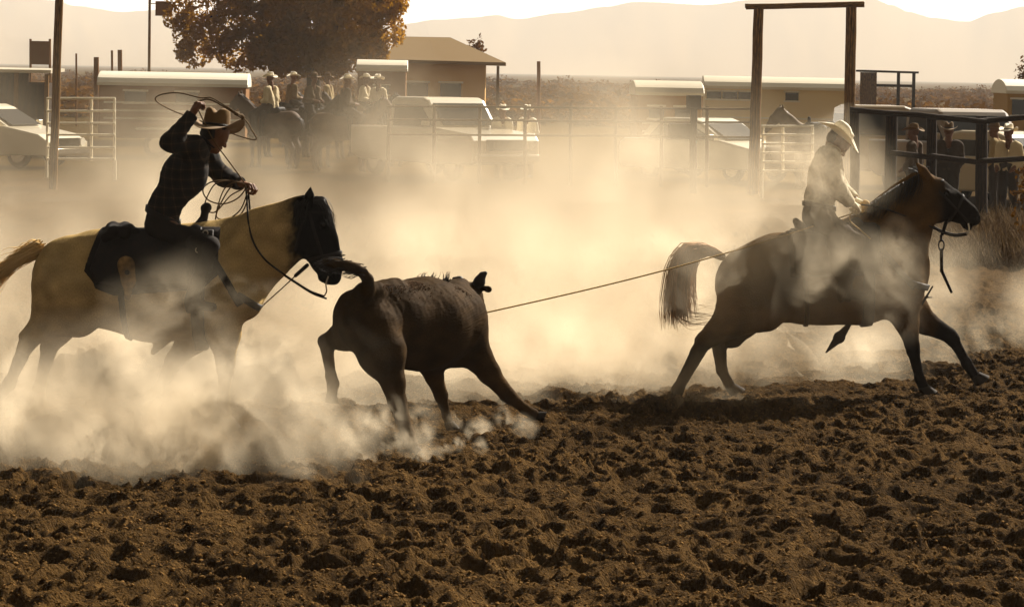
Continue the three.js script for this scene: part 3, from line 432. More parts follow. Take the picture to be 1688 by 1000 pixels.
// a cowboy hat with a curled brim and a creased crown; x forward, y up, origin at the middle of the crown's base
function hatGeo({ brim = 0.105, curl = 0.07, crown = 0.115, dip = 0.025, a = 0.1, b = 0.084 }) {
  const SG = 56, prof = [[0, 1, 0], [0.3, 1, 0], [0.6, 0.99, 0], [0.8, 0.95, 0], [0.9, 0.86, 0], [0.95, 0.6, 0], [0.985, 0.25, 0], [1, 0.04, 0], [1.03, 0, 0.02], [1, 0, 0.2], [1, 0, 0.45], [1, 0, 0.7], [1, 0, 0.9], [1, 0, 1]], P = [], I = [];
  const ring = (off, list) => list.forEach(([r, h, t]) => { for (let k = 0; k < SG; k++) { const th = k / SG * 6.28319, c = Math.cos(th), s = Math.sin(th); let x = c * (r * a + t * brim * 1.08), z = s * (r * b + t * brim * 0.98), y = h * crown;
    if (h > 0.5) { y -= (0.034 * Math.exp(-((z / 0.026) ** 2)) + 0.012 * clamp(x / a, 0, 1) + 0.02 * Math.exp(-(((x - 0.07) / 0.05) ** 2) - (((Math.abs(z) - 0.045) / 0.02) ** 2))) * smooth(0.55, 0.95, h); }
    z *= 1 - 0.16 * smooth(0.3, 1, h) * smooth(-0.02, 0.1, x);
    if (t > 0) { y += curl * Math.pow(Math.abs(s), 2.6) * Math.pow(t, 1.5) - dip * c * c * Math.pow(t, 1.4) + 0.004 * Math.sin(th * 3 + 1) * t; z *= 1 - 0.14 * t * s * s; }
    P.push(x, y - off, z); } });
  ring(0, prof); ring(0.005, prof); const R = prof.length, q = (o, i, k) => (o * R + i) * SG + k % SG;
  for (let i = 0; i < R - 1; i++) for (let k = 0; k < SG; k++) { I.push(q(0, i, k), q(0, i, k + 1), q(0, i + 1, k), q(0, i, k + 1), q(0, i + 1, k + 1), q(0, i + 1, k)); I.push(q(1, i, k), q(1, i + 1, k), q(1, i, k + 1), q(1, i, k + 1), q(1, i + 1, k), q(1, i + 1, k + 1)); }
  for (let k = 0; k < SG; k++) I.push(q(0, R - 1, k), q(0, R - 1, k + 1), q(1, R - 1, k), q(0, R - 1, k + 1), q(1, R - 1, k + 1), q(1, R - 1, k));
  const g = new THREE.BufferGeometry(); g.setAttribute('position', new THREE.Float32BufferAttribute(P, 3)); g.setIndex(I); g.computeVertexNormals();
  const band = new THREE.TorusGeometry(1, 0.055, 8, 56); band.rotateX(Math.PI / 2); band.scale(a * 1.0, 0.16, b * 1.0); { const p = band.attributes.position; for (let i = 0; i < p.count; i++) p.setY(i, p.getY(i) + 0.014); } band.computeVertexNormals();
  return { hat: g, band };
}
function basisQ(f, u) { const x = f.clone().normalize(), z = V3().crossVectors(x, u).normalize(), y = V3().crossVectors(z, x); return new THREE.Quaternion().setFromRotationMatrix(new THREE.Matrix4().makeBasis(x, y, z)); }
const folds = (a, s = 1) => (x, y, z) => a * (n3(x * 11 * s, y * 7 * s, z * 11 * s) + 0.6 * n3(x * 25 * s + y * 9 * s, y * 18 * s, z * 25 * s)) + 0.0015;

function poly(pts) { const n = pts.length; return (x, y) => { let d = -9; for (let i = 0; i < n; i++) { const a = pts[i], b = pts[(i + 1) % n], L = Math.hypot(b.x - a.x, b.y - a.y); d = Math.max(d, -((x - a.x) * (b.y - a.y) - (y - a.y) * (b.x - a.x)) / L); } return d; }; } // inside a convex outline (clockwise)
function makeRider(o) { // o: joints in the photograph's plane of the rider, clothes and hat
  const { V, R } = o, root = base('person', V(o.pelvis[0], o.pelvis[1], 0)); tag(root, o.label, 'person');
  const cc = (list, x1, y1, r1, dz1, x2, y2, r2, dz2, k = 0.05, f = 1) => list.push(limb(V(x1, y1, dz1), V(x2, y2, dz2), R(r1, x1), R(r2, x2), k, f === 1 ? null : ZAX, f));
  const torso = [], arms = [], legs = [], shins = [], feet = [], J = o.j;
  const [P, W, C, S, N] = [o.pelvis, o.waist, o.chest, o.shoulder, o.neck];
  for (const e of [1, -1]) { cc(torso, P[0], P[1], P[2], e * 0.08, W[0], W[1], W[2], e * 0.06); cc(torso, W[0], W[1], W[2], e * 0.06, C[0], C[1], C[2], e * 0.08, 0.06); cc(torso, C[0], C[1], C[2], e * 0.08, S[0], S[1], S[2], e * 0.1, 0.06); }
  cc(torso, S[0], S[1], S[2] * 0.7, 0, N[0], N[1], N[2], 0, 0.05);
  for (const k of ['R', 'L']) {
    const a = J['arm' + k]; cc(arms, a[0][0], a[0][1], 16, a[0][2], a[0][0], a[0][1], 16, a[0][2], 0.06); cc(arms, a[0][0], a[0][1], 15, a[0][2], a[1][0], a[1][1], 12.5, a[1][2], 0.04); cc(arms, a[1][0], a[1][1], 12.5, a[1][2], a[2][0], a[2][1], 8, a[2][2], 0.03);
    const l = J['leg' + k]; cc(legs, l[0][0], l[0][1], 21, l[0][2], l[1][0], l[1][1], 14.5, l[1][2], 0.06); cc(shins, l[1][0], l[1][1], 14.5, l[1][2], lerp(l[1][0], l[2][0], 0.35), lerp(l[1][1], l[2][1], 0.35), 13.5, lerp(l[1][2], l[2][2], 0.35), 0.04); cc(shins, lerp(l[1][0], l[2][0], 0.35), lerp(l[1][1], l[2][1], 0.35), 13.5, lerp(l[1][2], l[2][2], 0.35), l[2][0], l[2][1], 9, l[2][2], 0.03);
    cc(feet, l[2][0] - 3, l[2][1] + 8, 9, l[2][2], l[2][0] + 6, l[2][1] + 9, 9, l[2][2], 0.03); cc(feet, l[2][0] + 4, l[2][1] + 10, 9, l[2][2], l[2][0] + 34, l[2][1] + 14, 7, l[2][2] + 0.03, 0.03); cc(feet, l[2][0] - 6, l[2][1] + 14, 6, l[2][2], l[2][0] - 5, l[2][1] + 19, 5.5, l[2][2], 0.01);
  }
  const f = o.face.clone().normalize(), u0 = o.up.clone(), u = u0.addScaledVector(f, -u0.dot(f)).normalize(), C0 = V(o.head[0], o.head[1], o.head[2] ?? 0), H = headPrims(C0, f, u, o.headSize ?? 1);
  const neck = [limb(H.q(-0.02, -0.05, 0), V(N[0], N[1], 0), 0.052, 0.058, 0.03)];
  const hands = ['R', 'L'].map((k) => { const a = J['arm' + k], w = V(a[2][0], a[2][1], a[2][2]), h = J['hand' + k]; return handPrims(w, V(h.to[0], h.to[1], h.to[2]).sub(w), h.n, h.curl, h.side); });
  const bodyGeo = merge([fieldMesh([...inflate(torso, -0.012), ...inflate(arms, -0.008), ...inflate(legs, -0.012), ...inflate(shins, -0.01), ...inflate(feet, -0.01), ...neck], 0.013), fieldMesh([...H.p, ...neck], 0.0042), ...hands.map((h) => fieldMesh(h, 0.0033))]);
  worldPart('body', bodyGeo, skinMat, root);
  for (const e of H.eyes) { const g = new THREE.SphereGeometry(0.0125, 12, 8); g.translate(e.x, e.y, e.z); worldPart('eye', g, M.eye, root); }
  worldPart('hair', fieldMesh([limb(H.q(-0.035, 0.03, 0), H.q(-0.01, 0.045, 0), 0.083, 0.082, 0.02), limb(H.q(-0.055, -0.02, 0.03), H.q(-0.055, -0.02, -0.03), 0.045, 0.045, 0.03)], 0.007, { disp: folds(0.006, 5), region: (x, y, z) => { const d = V3(x, y, z).sub(C0); return Math.max(d.dot(f) - 0.045 + Math.max(0, 0.03 - d.dot(u)) * 0.9, -d.dot(u) - 0.075); } }), hairMat, root);
  const wristCut = (x, y, z) => { let d = -1; for (const k of ['R', 'L']) { const a = J['arm' + k], w = V(...a[2]), e = V(...a[1]), dir = w.clone().sub(e).normalize(), v = V3(x, y, z).sub(w); if (v.length() < 0.16) d = Math.max(d, v.dot(dir) + 0.012); } return d; };
  const beltY = (P[1] * 0.45 + W[1] * 0.55), upT = V(...C.slice(0, 2)).sub(V(...P.slice(0, 2))).normalize(), beltP = V(lerp(P[0], W[0], 0.55), beltY);
  const neckCut = V(N[0], N[1], 0), nDir = C0.clone().sub(neckCut).normalize();
  const loose = (p, i) => ({ ...p, ra: p.ra + 0.018, rb: p.rb + 0.014 });
  const shirt = fieldMesh([...torso, ...arms.map(loose)], 0.0085, { uv: 7, disp: folds(0.009), region: (x, y, z) => { const v = V3(x, y, z); return Math.max(wristCut(x, y, z), beltP.clone().sub(v).dot(upT) - 0.02, v.distanceTo(neckCut) < 0.17 ? v.clone().sub(neckCut).dot(nDir) - 0.03 : -1); } });
  worldPart('shirt', shirt, o.shirt, root);
  const collar = new THREE.TorusGeometry(0.066, 0.014, 8, 28); collar.applyQuaternion(new THREE.Quaternion().setFromUnitVectors(V3(0, 0, 1), nDir)); const cp = neckCut.clone().addScaledVector(nDir, 0.02); collar.translate(cp.x, cp.y, cp.z); worldPart('collar', collar, o.shirt, root);
  worldPart('jeans', fieldMesh([...torso.slice(0, 1), ...torso.slice(3, 4), ...legs, ...shins], 0.0095, { uv: 3, disp: folds(0.007), region: (x, y, z) => { const v = V3(x, y, z).sub(beltP); return v.length() < 0.27 ? v.dot(upT) : -1; } }), o.jeans, root);
  worldPart('belt', fieldMesh(inflate(torso, 0.012), 0.008, { region: (x, y, z) => Math.abs(V3(x, y, z).sub(beltP).dot(upT)) - 0.02 }), M.leather, root);
  const n = feet.length / 2; for (const i of [0, 1]) worldPart('boot', fieldMesh([...feet.slice(i * n, i * n + n), ...[shins[i * 2 + 1]].map((p) => ({ ...p, a: p.a.clone().lerp(p.b, 0.45), ra: p.rb + 0.018, rb: p.rb + 0.012 }))], 0.008), M.leather, root);
  const hq = basisQ(o.hat.f, o.hat.u), hp = V(...o.hat.p), hg = hatGeo(o.hat), ht = new THREE.Group(); ht.name = 'hat'; ht.position.copy(hp).sub(root.position); ht.quaternion.copy(hq); root.add(ht);
  part('hat_felt', hg.hat, o.hat.mat, ht); part('hat_band', hg.band, M.leather, ht);
  return { root, torso, arms, legs, hands, C0, f, u };
}
const feltDark = new THREE.MeshPhysicalMaterial({ specularIntensity: 0.35, color: col('#a07c48'), roughness: 0.95, map: T.cloth, side: THREE.DoubleSide, transmission: 0.3, thickness: 0 }), feltPale = new THREE.MeshPhysicalMaterial({ specularIntensity: 0.35, color: col('#efe4cc'), roughness: 0.95, side: THREE.DoubleSide, transmission: 0.12, thickness: 0 });

// -- the roper on the left horse
{
  const V = (x, y, dz = 0) => at(x, y, HL.D - dz), R = (r) => m(r, HL.D);
  makeRider({ V, R, label: 'roper in dark checked shirt swinging a loop overhead on the pale horse',
    pelvis: [266, 372, 29], waist: [270, 340, 24], chest: [304, 288, 35], shoulder: [316, 256, 29], neck: [342, 238, 13], head: [354, 223, 0], headSize: 1.0, face: V3(0.78, -0.5, -0.4), up: V3(0.25, 1, -0.1),
    j: { armR: [[318, 244, 0.2], [280, 234, 0.34], [318, 186, 0.26]], handR: { to: [328, 166, 0.22], n: V3(0.7, 0, -0.7), curl: 1.25, side: 1 }, armL: [[340, 260, -0.16], [368, 292, -0.2], [398, 303, -0.05]], handL: { to: [412, 304, -0.02], n: V3(0, -1, 0.2), curl: 1.15, side: 1 },
      legR: [[268, 378, 0.13], [345, 404, 0.34], [316, 492, 0.38]], legL: [[268, 378, -0.13], [345, 404, -0.34], [316, 492, -0.38]] },
    shirt: new THREE.MeshPhysicalMaterial({ specularIntensity: 0.35, map: T.plaid, color: col('#7a6a5a'), roughness: 0.95 }), jeans: new THREE.MeshPhysicalMaterial({ specularIntensity: 0.35, map: T.cloth, color: col('#2a2119'), roughness: 0.95 }),
    hat: { p: [356, 209, 0], f: V3(0.14, -0.1, -1), u: V3(0.08, 1, 0.1), mat: feltDark, brim: 0.13, curl: 0.085, dip: 0.03, crown: 0.14, a: 0.108, b: 0.098 } });
  // the swung rope
  const lar = base('lasso', V(330, 165, 0.2)); tag(lar, 'thin dark lasso looped over the left roper and coiled in one hand', 'lasso');
  worldPart('loop', rope([[330, 161, 0.22], [348, 161, 0.4], [372, 175, 0.5], [398, 192, 0.42], [414, 213, 0.05], [421, 230, -0.3], [388, 222, -0.6], [335, 201, -0.75], [286, 183, -0.6], [257, 166, -0.3], [264, 156, 0], [295, 153, 0.18]].map((p) => V(...p)), 0.0052, 160, true), M.rope, lar);
  worldPart('honda_knot', fieldMesh([limb(V(388, 187, 0.45), V(401, 193, 0.42), 0.013, 0.011, 0.01), limb(V(398, 190, 0.42), V(399, 196, 0.42), 0.012, 0.01, 0.01)], 0.004), M.rope, lar);
  worldPart('spoke', rope([[328, 163, 0.24], [346, 162, 0.42], [372, 176, 0.5], [396, 191, 0.44]].map((p) => V(p[0] + 1, p[1] + 2.5, p[2])), 0.006, 40), M.rope, lar);
  worldPart('tail_rope', rope([[324, 176, 0.2], [338, 205, 0.16], [352, 232, 0.13], [374, 262, 0.08], [399, 296, 0.0], [404, 304, -0.02]].map((p) => V(...p)), 0.0052, 50), M.rope, lar);
  for (const c of [[[404, 306], [392, 326], [366, 336], [341, 328], [334, 312], [345, 301], [375, 297]], [[406, 308], [396, 345], [372, 361], [357, 358], [360, 335], [372, 308], [392, 300]], [[408, 308], [403, 342], [386, 364], [366, 373], [355, 362], [366, 330], [388, 302]], [[402, 308], [380, 322], [352, 350], [337, 344], [344, 318], [356, 302], [382, 298]]]) worldPart('coil', rope(c.map(([x, y], i) => V(x, y, -0.02 + 0.03 * Math.sin(i * 2.1 + x))), 0.0052, 70, true), M.rope, lar);
  // saddle
  const sd = base('saddle', V(270, 400, 0)); tag(sd, 'dark western saddle and blanket on the pale horse at left', 'saddle');
  const skirtR = poly([[178, 376], [356, 376], [358, 440], [330, 462], [200, 470], [166, 458], [157, 440]].map((p) => V(...p))), padR = poly([[168, 372], [366, 372], [366, 448], [340, 472], [196, 482], [158, 468], [145, 446]].map((p) => V(...p)));
  worldPart('blanket', fieldMesh(inflate(HL.trunk, 0.012), 0.011, { uv: 3, region: padR, disp: folds(0.004) }), M.blanket, sd);
  worldPart('skirt', fieldMesh(inflate(HL.trunk, 0.026), 0.01, { uv: 2, region: skirtR }), M.leather, sd);
  const s = [], c = (x1, y1, r1, z1, x2, y2, r2, z2, k = 0.03) => s.push(limb(V(x1, y1, z1), V(x2, y2, z2), R(r1), R(r2), k));
  c(222, 384, 9, 0.12, 222, 384, 9, -0.12); c(214, 374, 6, 0.09, 214, 374, 6, -0.09); c(232, 392, 12, 0.1, 300, 394, 12, 0.11); c(232, 392, 12, -0.1, 300, 394, 12, -0.11); c(240, 392, 11, 0, 300, 390, 11, 0); c(322, 384, 14, 0.12, 322, 384, 14, -0.12); c(328, 372, 9, 0, 336, 358, 6.5, 0); c(300, 392, 10, 0.1, 345, 396, 10, 0.14); c(300, 392, 10, -0.1, 345, 396, 10, -0.14);
  worldPart('seat', fieldMesh(s, 0.009), M.leather, sd);
  worldPart('horn', fieldMesh([limb(V(334, 366, 0), V(338, 347, 0), R(7), R(6.5), 0.01), limb(V(340, 342, 0), V(338, 343, 0), R(8.5), R(8), 0.01)], 0.005), M.leather, sd);
  worldPart('saddle_roll', fieldMesh([limb(V(186, 384, 0.24), V(186, 378, 0), R(12), R(12), 0.03), limb(V(186, 378, 0), V(186, 384, -0.24), R(12), R(12), 0.03), limb(V(204, 384, 0.2), V(206, 378, 0), R(11), R(12), 0.03), limb(V(206, 378, 0), V(204, 384, -0.2), R(12), R(11), 0.03), limb(V(174, 392, 0.25), V(172, 386, 0), R(9), R(10), 0.03)], 0.009, { disp: folds(0.006) }), M.blanket, sd);
  for (const e of [1, -1]) {
    worldPart('fender', fieldMesh([limb(V(318, 400, e * 0.33), V(326, 440, e * 0.345), R(13), R(17), 0.02, ZAX, 0.16), limb(V(326, 440, e * 0.345), V(318, 488, e * 0.36), R(17), R(6), 0.02, ZAX, 0.2)], 0.008), M.leather, sd);
    const st = new THREE.Group(); st.name = 'stirrup'; st.position.copy(V(318, 505, e * 0.385)).sub(sd.position); sd.add(st);
    const arc = new THREE.TorusGeometry(0.068, 0.011, 8, 24, Math.PI); arc.rotateY(1.35); part('stirrup_bow', arc, M.leather, st); const tr = new RoundedBoxGeometry(0.055, 0.02, 0.15, 2, 0.008); tr.translate(0, -0.03, 0); part('stirrup_tread', tr, M.leather, st);
    for (const q of [-1, 1]) { const b = box(0.05, 0.05, 0.014, 0, -0.015, q * 0.068); part('stirrup_side', b, M.leather, st); }
  }
  const strap = (name, a, b, w, by, mt, zm, parent = sd, prims = HL.prims, cell = 0.009) => { const A = V(...a), B = V(...b); return worldPart(name, fieldMesh(inflate(prims, by), cell, { region: slab(A, B, w, zm), bounds: bandBounds(A, B, w, -HL.D, 0.6) }), mt, parent); };
  strap('cinch', [334, 440], [330, 580], 0.05, 0.014, M.leather);
  strap('flank_cinch', [206, 440], [214, 590], 0.022, 0.016, M.leather);
  const bil = worldPart('billet', fieldMesh([limb(V(207, 436, 0.34), V(211, 462, 0.355), R(15), R(12), 0.01, ZAX, 0.1), limb(V(211, 462, 0.355), V(210, 490, 0.35), R(12), R(5), 0.01, ZAX, 0.16)], 0.006), M.leatherTan, sd); tag(bil, 'pale tan billet flap hanging behind the rider');
  { const g = new THREE.CylinderGeometry(0.018, 0.018, 0.01, 16); g.rotateX(Math.PI / 2); const p = V(209, 449, 0.385); g.translate(p.x, p.y, p.z); worldPart('concho', g, M.leather, sd); }
  strap('breast_collar', [346, 404], [402, 498], 0.026, 0.010, M.leather); strap('breast_collar', [396, 480], [432, 506], 0.024, 0.012, M.leather);
  for (const [x, y] of [[338, 384], [333, 394], [326, 412]]) { const g = new THREE.TorusGeometry(0.018, 0.004, 6, 16); const p = V(x, y, 0.3 + (y - 384) * 0.002); g.translate(p.x, p.y, p.z); worldPart('buckle', g, M.steel, sd); }
  // bridle
  const br = base('bridle', V(515, 400, 0)); tag(br, 'dark leather bridle with long reins on the black head of the left horse', 'bridle');
  const hs = (name, a, b, w) => strap(name, a, b, w, 0.007, M.leather, undefined, br, HL.head, 0.005);
  hs('cheekpiece', [507, 338], [541, 452], 0.011); hs('browband', [496, 346], [552, 352], 0.01); hs('noseband', [505, 428], [566, 414], 0.012); hs('throat_latch', [506, 342], [488, 412], 0.009);
  for (const e of [1, -1]) { worldPart('bit_shank', rope([[541, 455, e * 0.06], [537, 468, e * 0.066], [538, 480, e * 0.066], [534, 488, e * 0.062]].map((p) => V(...p)), 0.006, 20), M.steel, br);
    worldPart('rein', rope([[534, 488, e * 0.062], [512, 480, e * 0.08], [486, 464, e * 0.1], [462, 448, e * 0.12], [436, 427, e * 0.15], [418, 400, e * 0.14], [409, 365, e * 0.08], [407, 335, e * 0.02], [405, 310, -0.02]].map((p) => V(p[0] + (e < 0 ? 4 : 0), p[1] + (e < 0 ? 4 : 0), p[2])), 0.0075, 70), M.leather, br); }
  worldPart('chin_strap', fieldMesh([limb(V(506, 437, 0.02), V(487, 454, 0), R(3.4), R(3.2), 0.01)], 0.006), M.leather, br);
  worldPart('tie_down', rope([[487, 454, 0], [470, 470, 0], [450, 488, 0], [430, 506, 0]].map((p) => V(...p)), 0.0055, 24), M.leatherTan, br);
}

// -- the header on the right horse, and the taut rope to the steer
{
  const V = (x, y, dz = 0) => at(x, y, HR.Dof(x) - dz), R = (r, x) => m(r, HR.Dof(x)), D = 22.35;
  const pale = new THREE.MeshPhysicalMaterial({ specularIntensity: 0.35, map: T.cloth, color: col('#e6d8b8'), roughness: 0.95 });
  const rd = makeRider({ V, R, label: 'rider in pale hat and pale shirt on the dark bay horse, head bowed', pelvis: [1350, 356, 27], waist: [1352, 326, 23], chest: [1362, 288, 27], shoulder: [1366, 262, 23], neck: [1374, 248, 11], head: [1382, 235, 0], face: V3(0.62, -0.78, 0.1), up: V3(0.7, 1, 0),
    j: { armR: [[1366, 264, 0.2], [1378, 308, 0.27], [1402, 334, 0.14]], handR: { to: [1416, 340, 0.08], n: V3(0, -1, -0.2), curl: 1.2, side: -1 }, armL: [[1366, 264, -0.2], [1384, 310, -0.24], [1410, 330, -0.06]], handL: { to: [1424, 334, -0.03], n: V3(0, -1, 0.2), curl: 1.2, side: 1 },
      legR: [[1350, 360, 0.13], [1412, 398, 0.33], [1392, 474, 0.36]], legL: [[1350, 360, -0.13], [1412, 398, -0.33], [1392, 474, -0.36]] },
    shirt: pale, jeans: new THREE.MeshPhysicalMaterial({ specularIntensity: 0.35, map: T.cloth, color: col('#3a2a1a'), roughness: 0.95 }), hat: { p: [1386, 222, 0], f: V3(0.8, -0.62, 0.14), u: V3(0.62, 1, 0.12), mat: feltPale, brim: 0.098, curl: 0.055, crown: 0.108 } });
  rd.hands.forEach((h) => worldPart('glove', fieldMesh(inflate(h, 0.003), 0.0045), mat('#e2d4b6', 0.8), rd.root));
  const sd = base('saddle', V(1370, 400, 0)); tag(sd, 'western saddle on the dark bay horse, lasso tied to its horn', 'saddle');
  worldPart('blanket', fieldMesh(inflate(HR.trunk, 0.012), 0.011, { uv: 3, region: slab(V(1296, 410), V(1448, 406), 0.21), disp: folds(0.004) }), M.blanket, sd);
  worldPart('skirt', fieldMesh(inflate(HR.trunk, 0.026), 0.01, { uv: 2, region: slab(V(1304, 408), V(1442, 404), 0.19) }), M.leather, sd);
  const s = [], c = (x1, y1, r1, z1, x2, y2, r2, z2) => s.push(limb(V(x1, y1, z1), V(x2, y2, z2), R(r1, x1), R(r2, x2), 0.03));
  c(1318, 372, 8, 0.12, 1318, 372, 8, -0.12); c(1312, 364, 5, 0.09, 1312, 364, 5, -0.09); c(1326, 380, 10, 0.1, 1392, 380, 10, 0.11); c(1326, 380, 10, -0.1, 1392, 380, 10, -0.11); c(1332, 380, 10, 0, 1392, 376, 10, 0); c(1412, 370, 12, 0.12, 1412, 370, 12, -0.12); c(1416, 362, 8, 0, 1423, 350, 6, 0); c(1392, 378, 9, 0.1, 1432, 380, 9, 0.13); c(1392, 378, 9, -0.1, 1432, 380, 9, -0.13);
  worldPart('seat', fieldMesh(s, 0.009), M.leather, sd);
  worldPart('horn', fieldMesh([limb(V(1421, 354), V(1425, 342), R(6, 1420), R(6, 1420), 0.01), limb(V(1427, 337), V(1425, 338), R(8, 1420), R(7, 1420), 0.01)], 0.005), M.ropeLight, sd);
  const strap = (name, a, b, w, by, mt, parent = sd, prims = HR.prims, cell = 0.009) => { const A = V(...a), B = V(...b); return worldPart(name, fieldMesh(inflate(prims, by), cell, { region: slab(A, B, w), bounds: bandBounds(A, B, w, -HR.Dof(a[0]), 0.6) }), mt, parent); };
  strap('cinch', [1424, 420], [1428, 545], 0.05, 0.014, M.leather); strap('flank_cinch', [1318, 410], [1330, 560], 0.02, 0.014, M.leather); strap('breast_collar', [1438, 400], [1500, 470], 0.026, 0.016, M.leather); strap('breast_collar', [1494, 462], [1545, 478], 0.026, 0.018, M.leather);
  worldPart('cinch_strap', fieldMesh([limb(V(1404, 530, 0.06), V(1384, 556, 0.1), R(3, 1400), R(8.5, 1400), 0.02, ZAX, 0.25), limb(V(1384, 556, 0.1), V(1362, 581, 0.12), R(8.5, 1400), R(1.6, 1400), 0.02, ZAX, 0.25)], 0.006), M.leather, sd);
  worldPart('breast_strap_end', fieldMesh([limb(V(1518, 505, 0.08), V(1538, 472, 0.1), R(2.4, 1500), R(1.4, 1500), 0.01), limb(V(1526, 490, 0.09), V(1537, 490, 0.1), R(1.6, 1500), R(1, 1500), 0.01)], 0.005), M.leather, sd);
  for (const e of [1, -1]) { worldPart('fender', fieldMesh([limb(V(1378, 396, e * 0.345), V(1388, 440, e * 0.37), R(16, 1380), R(18, 1380), 0.02, ZAX, 0.16), limb(V(1388, 440, e * 0.37), V(1392, 474, e * 0.37), R(18, 1380), R(7, 1380), 0.02, ZAX, 0.2)], 0.008), M.leather, sd);
    const st = new THREE.Group(); st.name = 'stirrup'; st.position.copy(V(1396, 488, e * 0.36)).sub(sd.position); sd.add(st); const arc = new THREE.TorusGeometry(0.068, 0.011, 8, 24, Math.PI); arc.rotateY(1.35); part('stirrup_bow', arc, M.leather, st); const tr = new RoundedBoxGeometry(0.055, 0.02, 0.15, 2, 0.008); tr.translate(0, -0.03, 0); part('stirrup_tread', tr, M.leather, st); }
  const br = base('bridle', V(1560, 335, 0)); tag(br, 'leather bridle with a hanging strap on the dark bay horse', 'bridle');
  const hs = (name, a, b, w) => strap(name, a, b, w, 0.007, M.leather, br, HR.head, 0.005);
  hs('cheekpiece', [1528, 296], [1598, 368], 0.011); hs('browband', [1520, 312], [1556, 296], 0.01); hs('noseband', [1560, 374], [1590, 318], 0.012); hs('throat_latch', [1530, 300], [1534, 372], 0.009);
  for (const e of [1, -1]) { worldPart('bit_shank', rope([[1597, 368, e * 0.055], [1598, 380, e * 0.06], [1594, 388, e * 0.06]].map((p) => V(...p)), 0.006, 16), M.steel, br);
    worldPart('rein', rope([[1594, 387, e * 0.06], [1576, 389, e * 0.08], [1556, 384, e * 0.1], [1530, 371, e * 0.13], [1490, 355, e * 0.14], [1450, 341, e * 0.08], [1420, 337, e * 0.03]].map((p) => V(p[0], p[1] + (e < 0 ? -3 : 0), p[2])), 0.0075, 50), M.leather, br); }
  worldPart('chin_strap', fieldMesh([limb(V(1560, 367, 0.02), V(1554, 386, 0), R(3.2, 1550), R(2.8, 1550), 0.01)], 0.006), M.leather, br);
  const ring = new THREE.TorusGeometry(0.036, 0.009, 8, 24); ring.scale(0.62, 1.15, 1); const rp = V(1552.5, 404, 0); ring.translate(rp.x, rp.y, rp.z); worldPart('strap_loop', ring, M.leather, br);
  worldPart('hanging_strap', fieldMesh([limb(V(1552, 388), V(1552, 396), R(2.2, 1550), R(2.2, 1550), 0.01), limb(V(1552.5, 412), V(1553, 446), R(3, 1550), R(2.8, 1550), 0.01), limb(V(1553, 446), V(1569, 481), R(2.8, 1550), R(2.4, 1550), 0.01)], 0.006), M.leather, br);
  // the dallied rope
  const lr = base('lasso', V(1425, 348, 0)); tag(lr, 'taut lasso stretched from the steer to the saddle horn of the bay horse', 'lasso');
  const a = at(792, 517, 20.25), b = V(1424, 346, 0.0), pts = []; for (let i = 0; i <= 12; i++) { const t = i / 12; pts.push(a.clone().lerp(b, t).add(V3(0, -0.05 * Math.sin(Math.PI * t), 0))); }
  worldPart('taut_rope', rope(pts, 0.0062, 120), M.ropeLight, lr);
  worldPart('neck_loop', rope([[792, 517, 20.25], [788, 500, 20.05], [772, 486, 20.0], [758, 488, 20.1], [762, 510, 20.45], [782, 524, 20.5]].map((p) => at(...p)), 0.0062, 60, true), M.ropeLight, lr);
  for (let i = 0; i < 3; i++) { const g = new THREE.TorusGeometry(0.032, 0.006, 6, 20); g.rotateX(Math.PI / 2 - 0.2); const p = V(1423.5, 349 - i * 3, 0); g.translate(p.x, p.y, p.z); worldPart('dally', g, M.ropeLight, lr); }
  worldPart('rope_end', rope([[1423, 350, 0.03], [1404, 352, 0.12], [1402, 364, 0.22], [1420, 380, 0.33], [1436, 394, 0.38]].map((p) => V(...p)), 0.0062, 40), M.ropeLight, lr);
}

// ------------------------------------------------------------------ beyond the riders: fences, trailers, cars, waiting riders, house, tree, brush
const wood = new THREE.MeshPhysicalMaterial({ specularIntensity: 0.2, color: col('#b58440'), roughness: 0.9, map: T.wood }), woodDark = new THREE.MeshPhysicalMaterial({ specularIntensity: 0.35, color: col('#4a3114'), roughness: 0.95, map: T.wood });
const woodPale = new THREE.MeshPhysicalMaterial({ specularIntensity: 0.35, color: col('#a58250'), roughness: 0.9, map: T.wood });
const pipe = mat('#e6dabd', 0.5), white = mat('#d8cfba', 0.5), tin = mat('#cfc4ac', 0.4, { metalness: 0.3 }), brown = mat('#7d5322', 0.85), darkGlass = mat('#15110c', 0.08), tyreM = mat('#17130f', 0.9), chrome = mat('#cdc4b4', 0.2, { metalness: 1 }), lampM = mat('#e6dcc6', 0.15);
const gnd = (px, D) => { const x = footX(px, D); return V3(x, groundY(x, -D), -D); };
const post = (px0, py0, px1, D, r, name, label, cat, group, m0 = wood) => { const b = gnd(px1, D), t = at(px0, py0, D); b.y -= 0.3; const o = base(name, b); tag(o, label, cat, group); worldPart('shaft', pole(b, t, r * 1.06, r, 12, 0.012), m0, o); return o; };
post(97.5, -26, 86, 56, 0.085, 'utility_pole', 'thick dark pole leaning beside the pipe gate at far left', 'pole', null, wood);
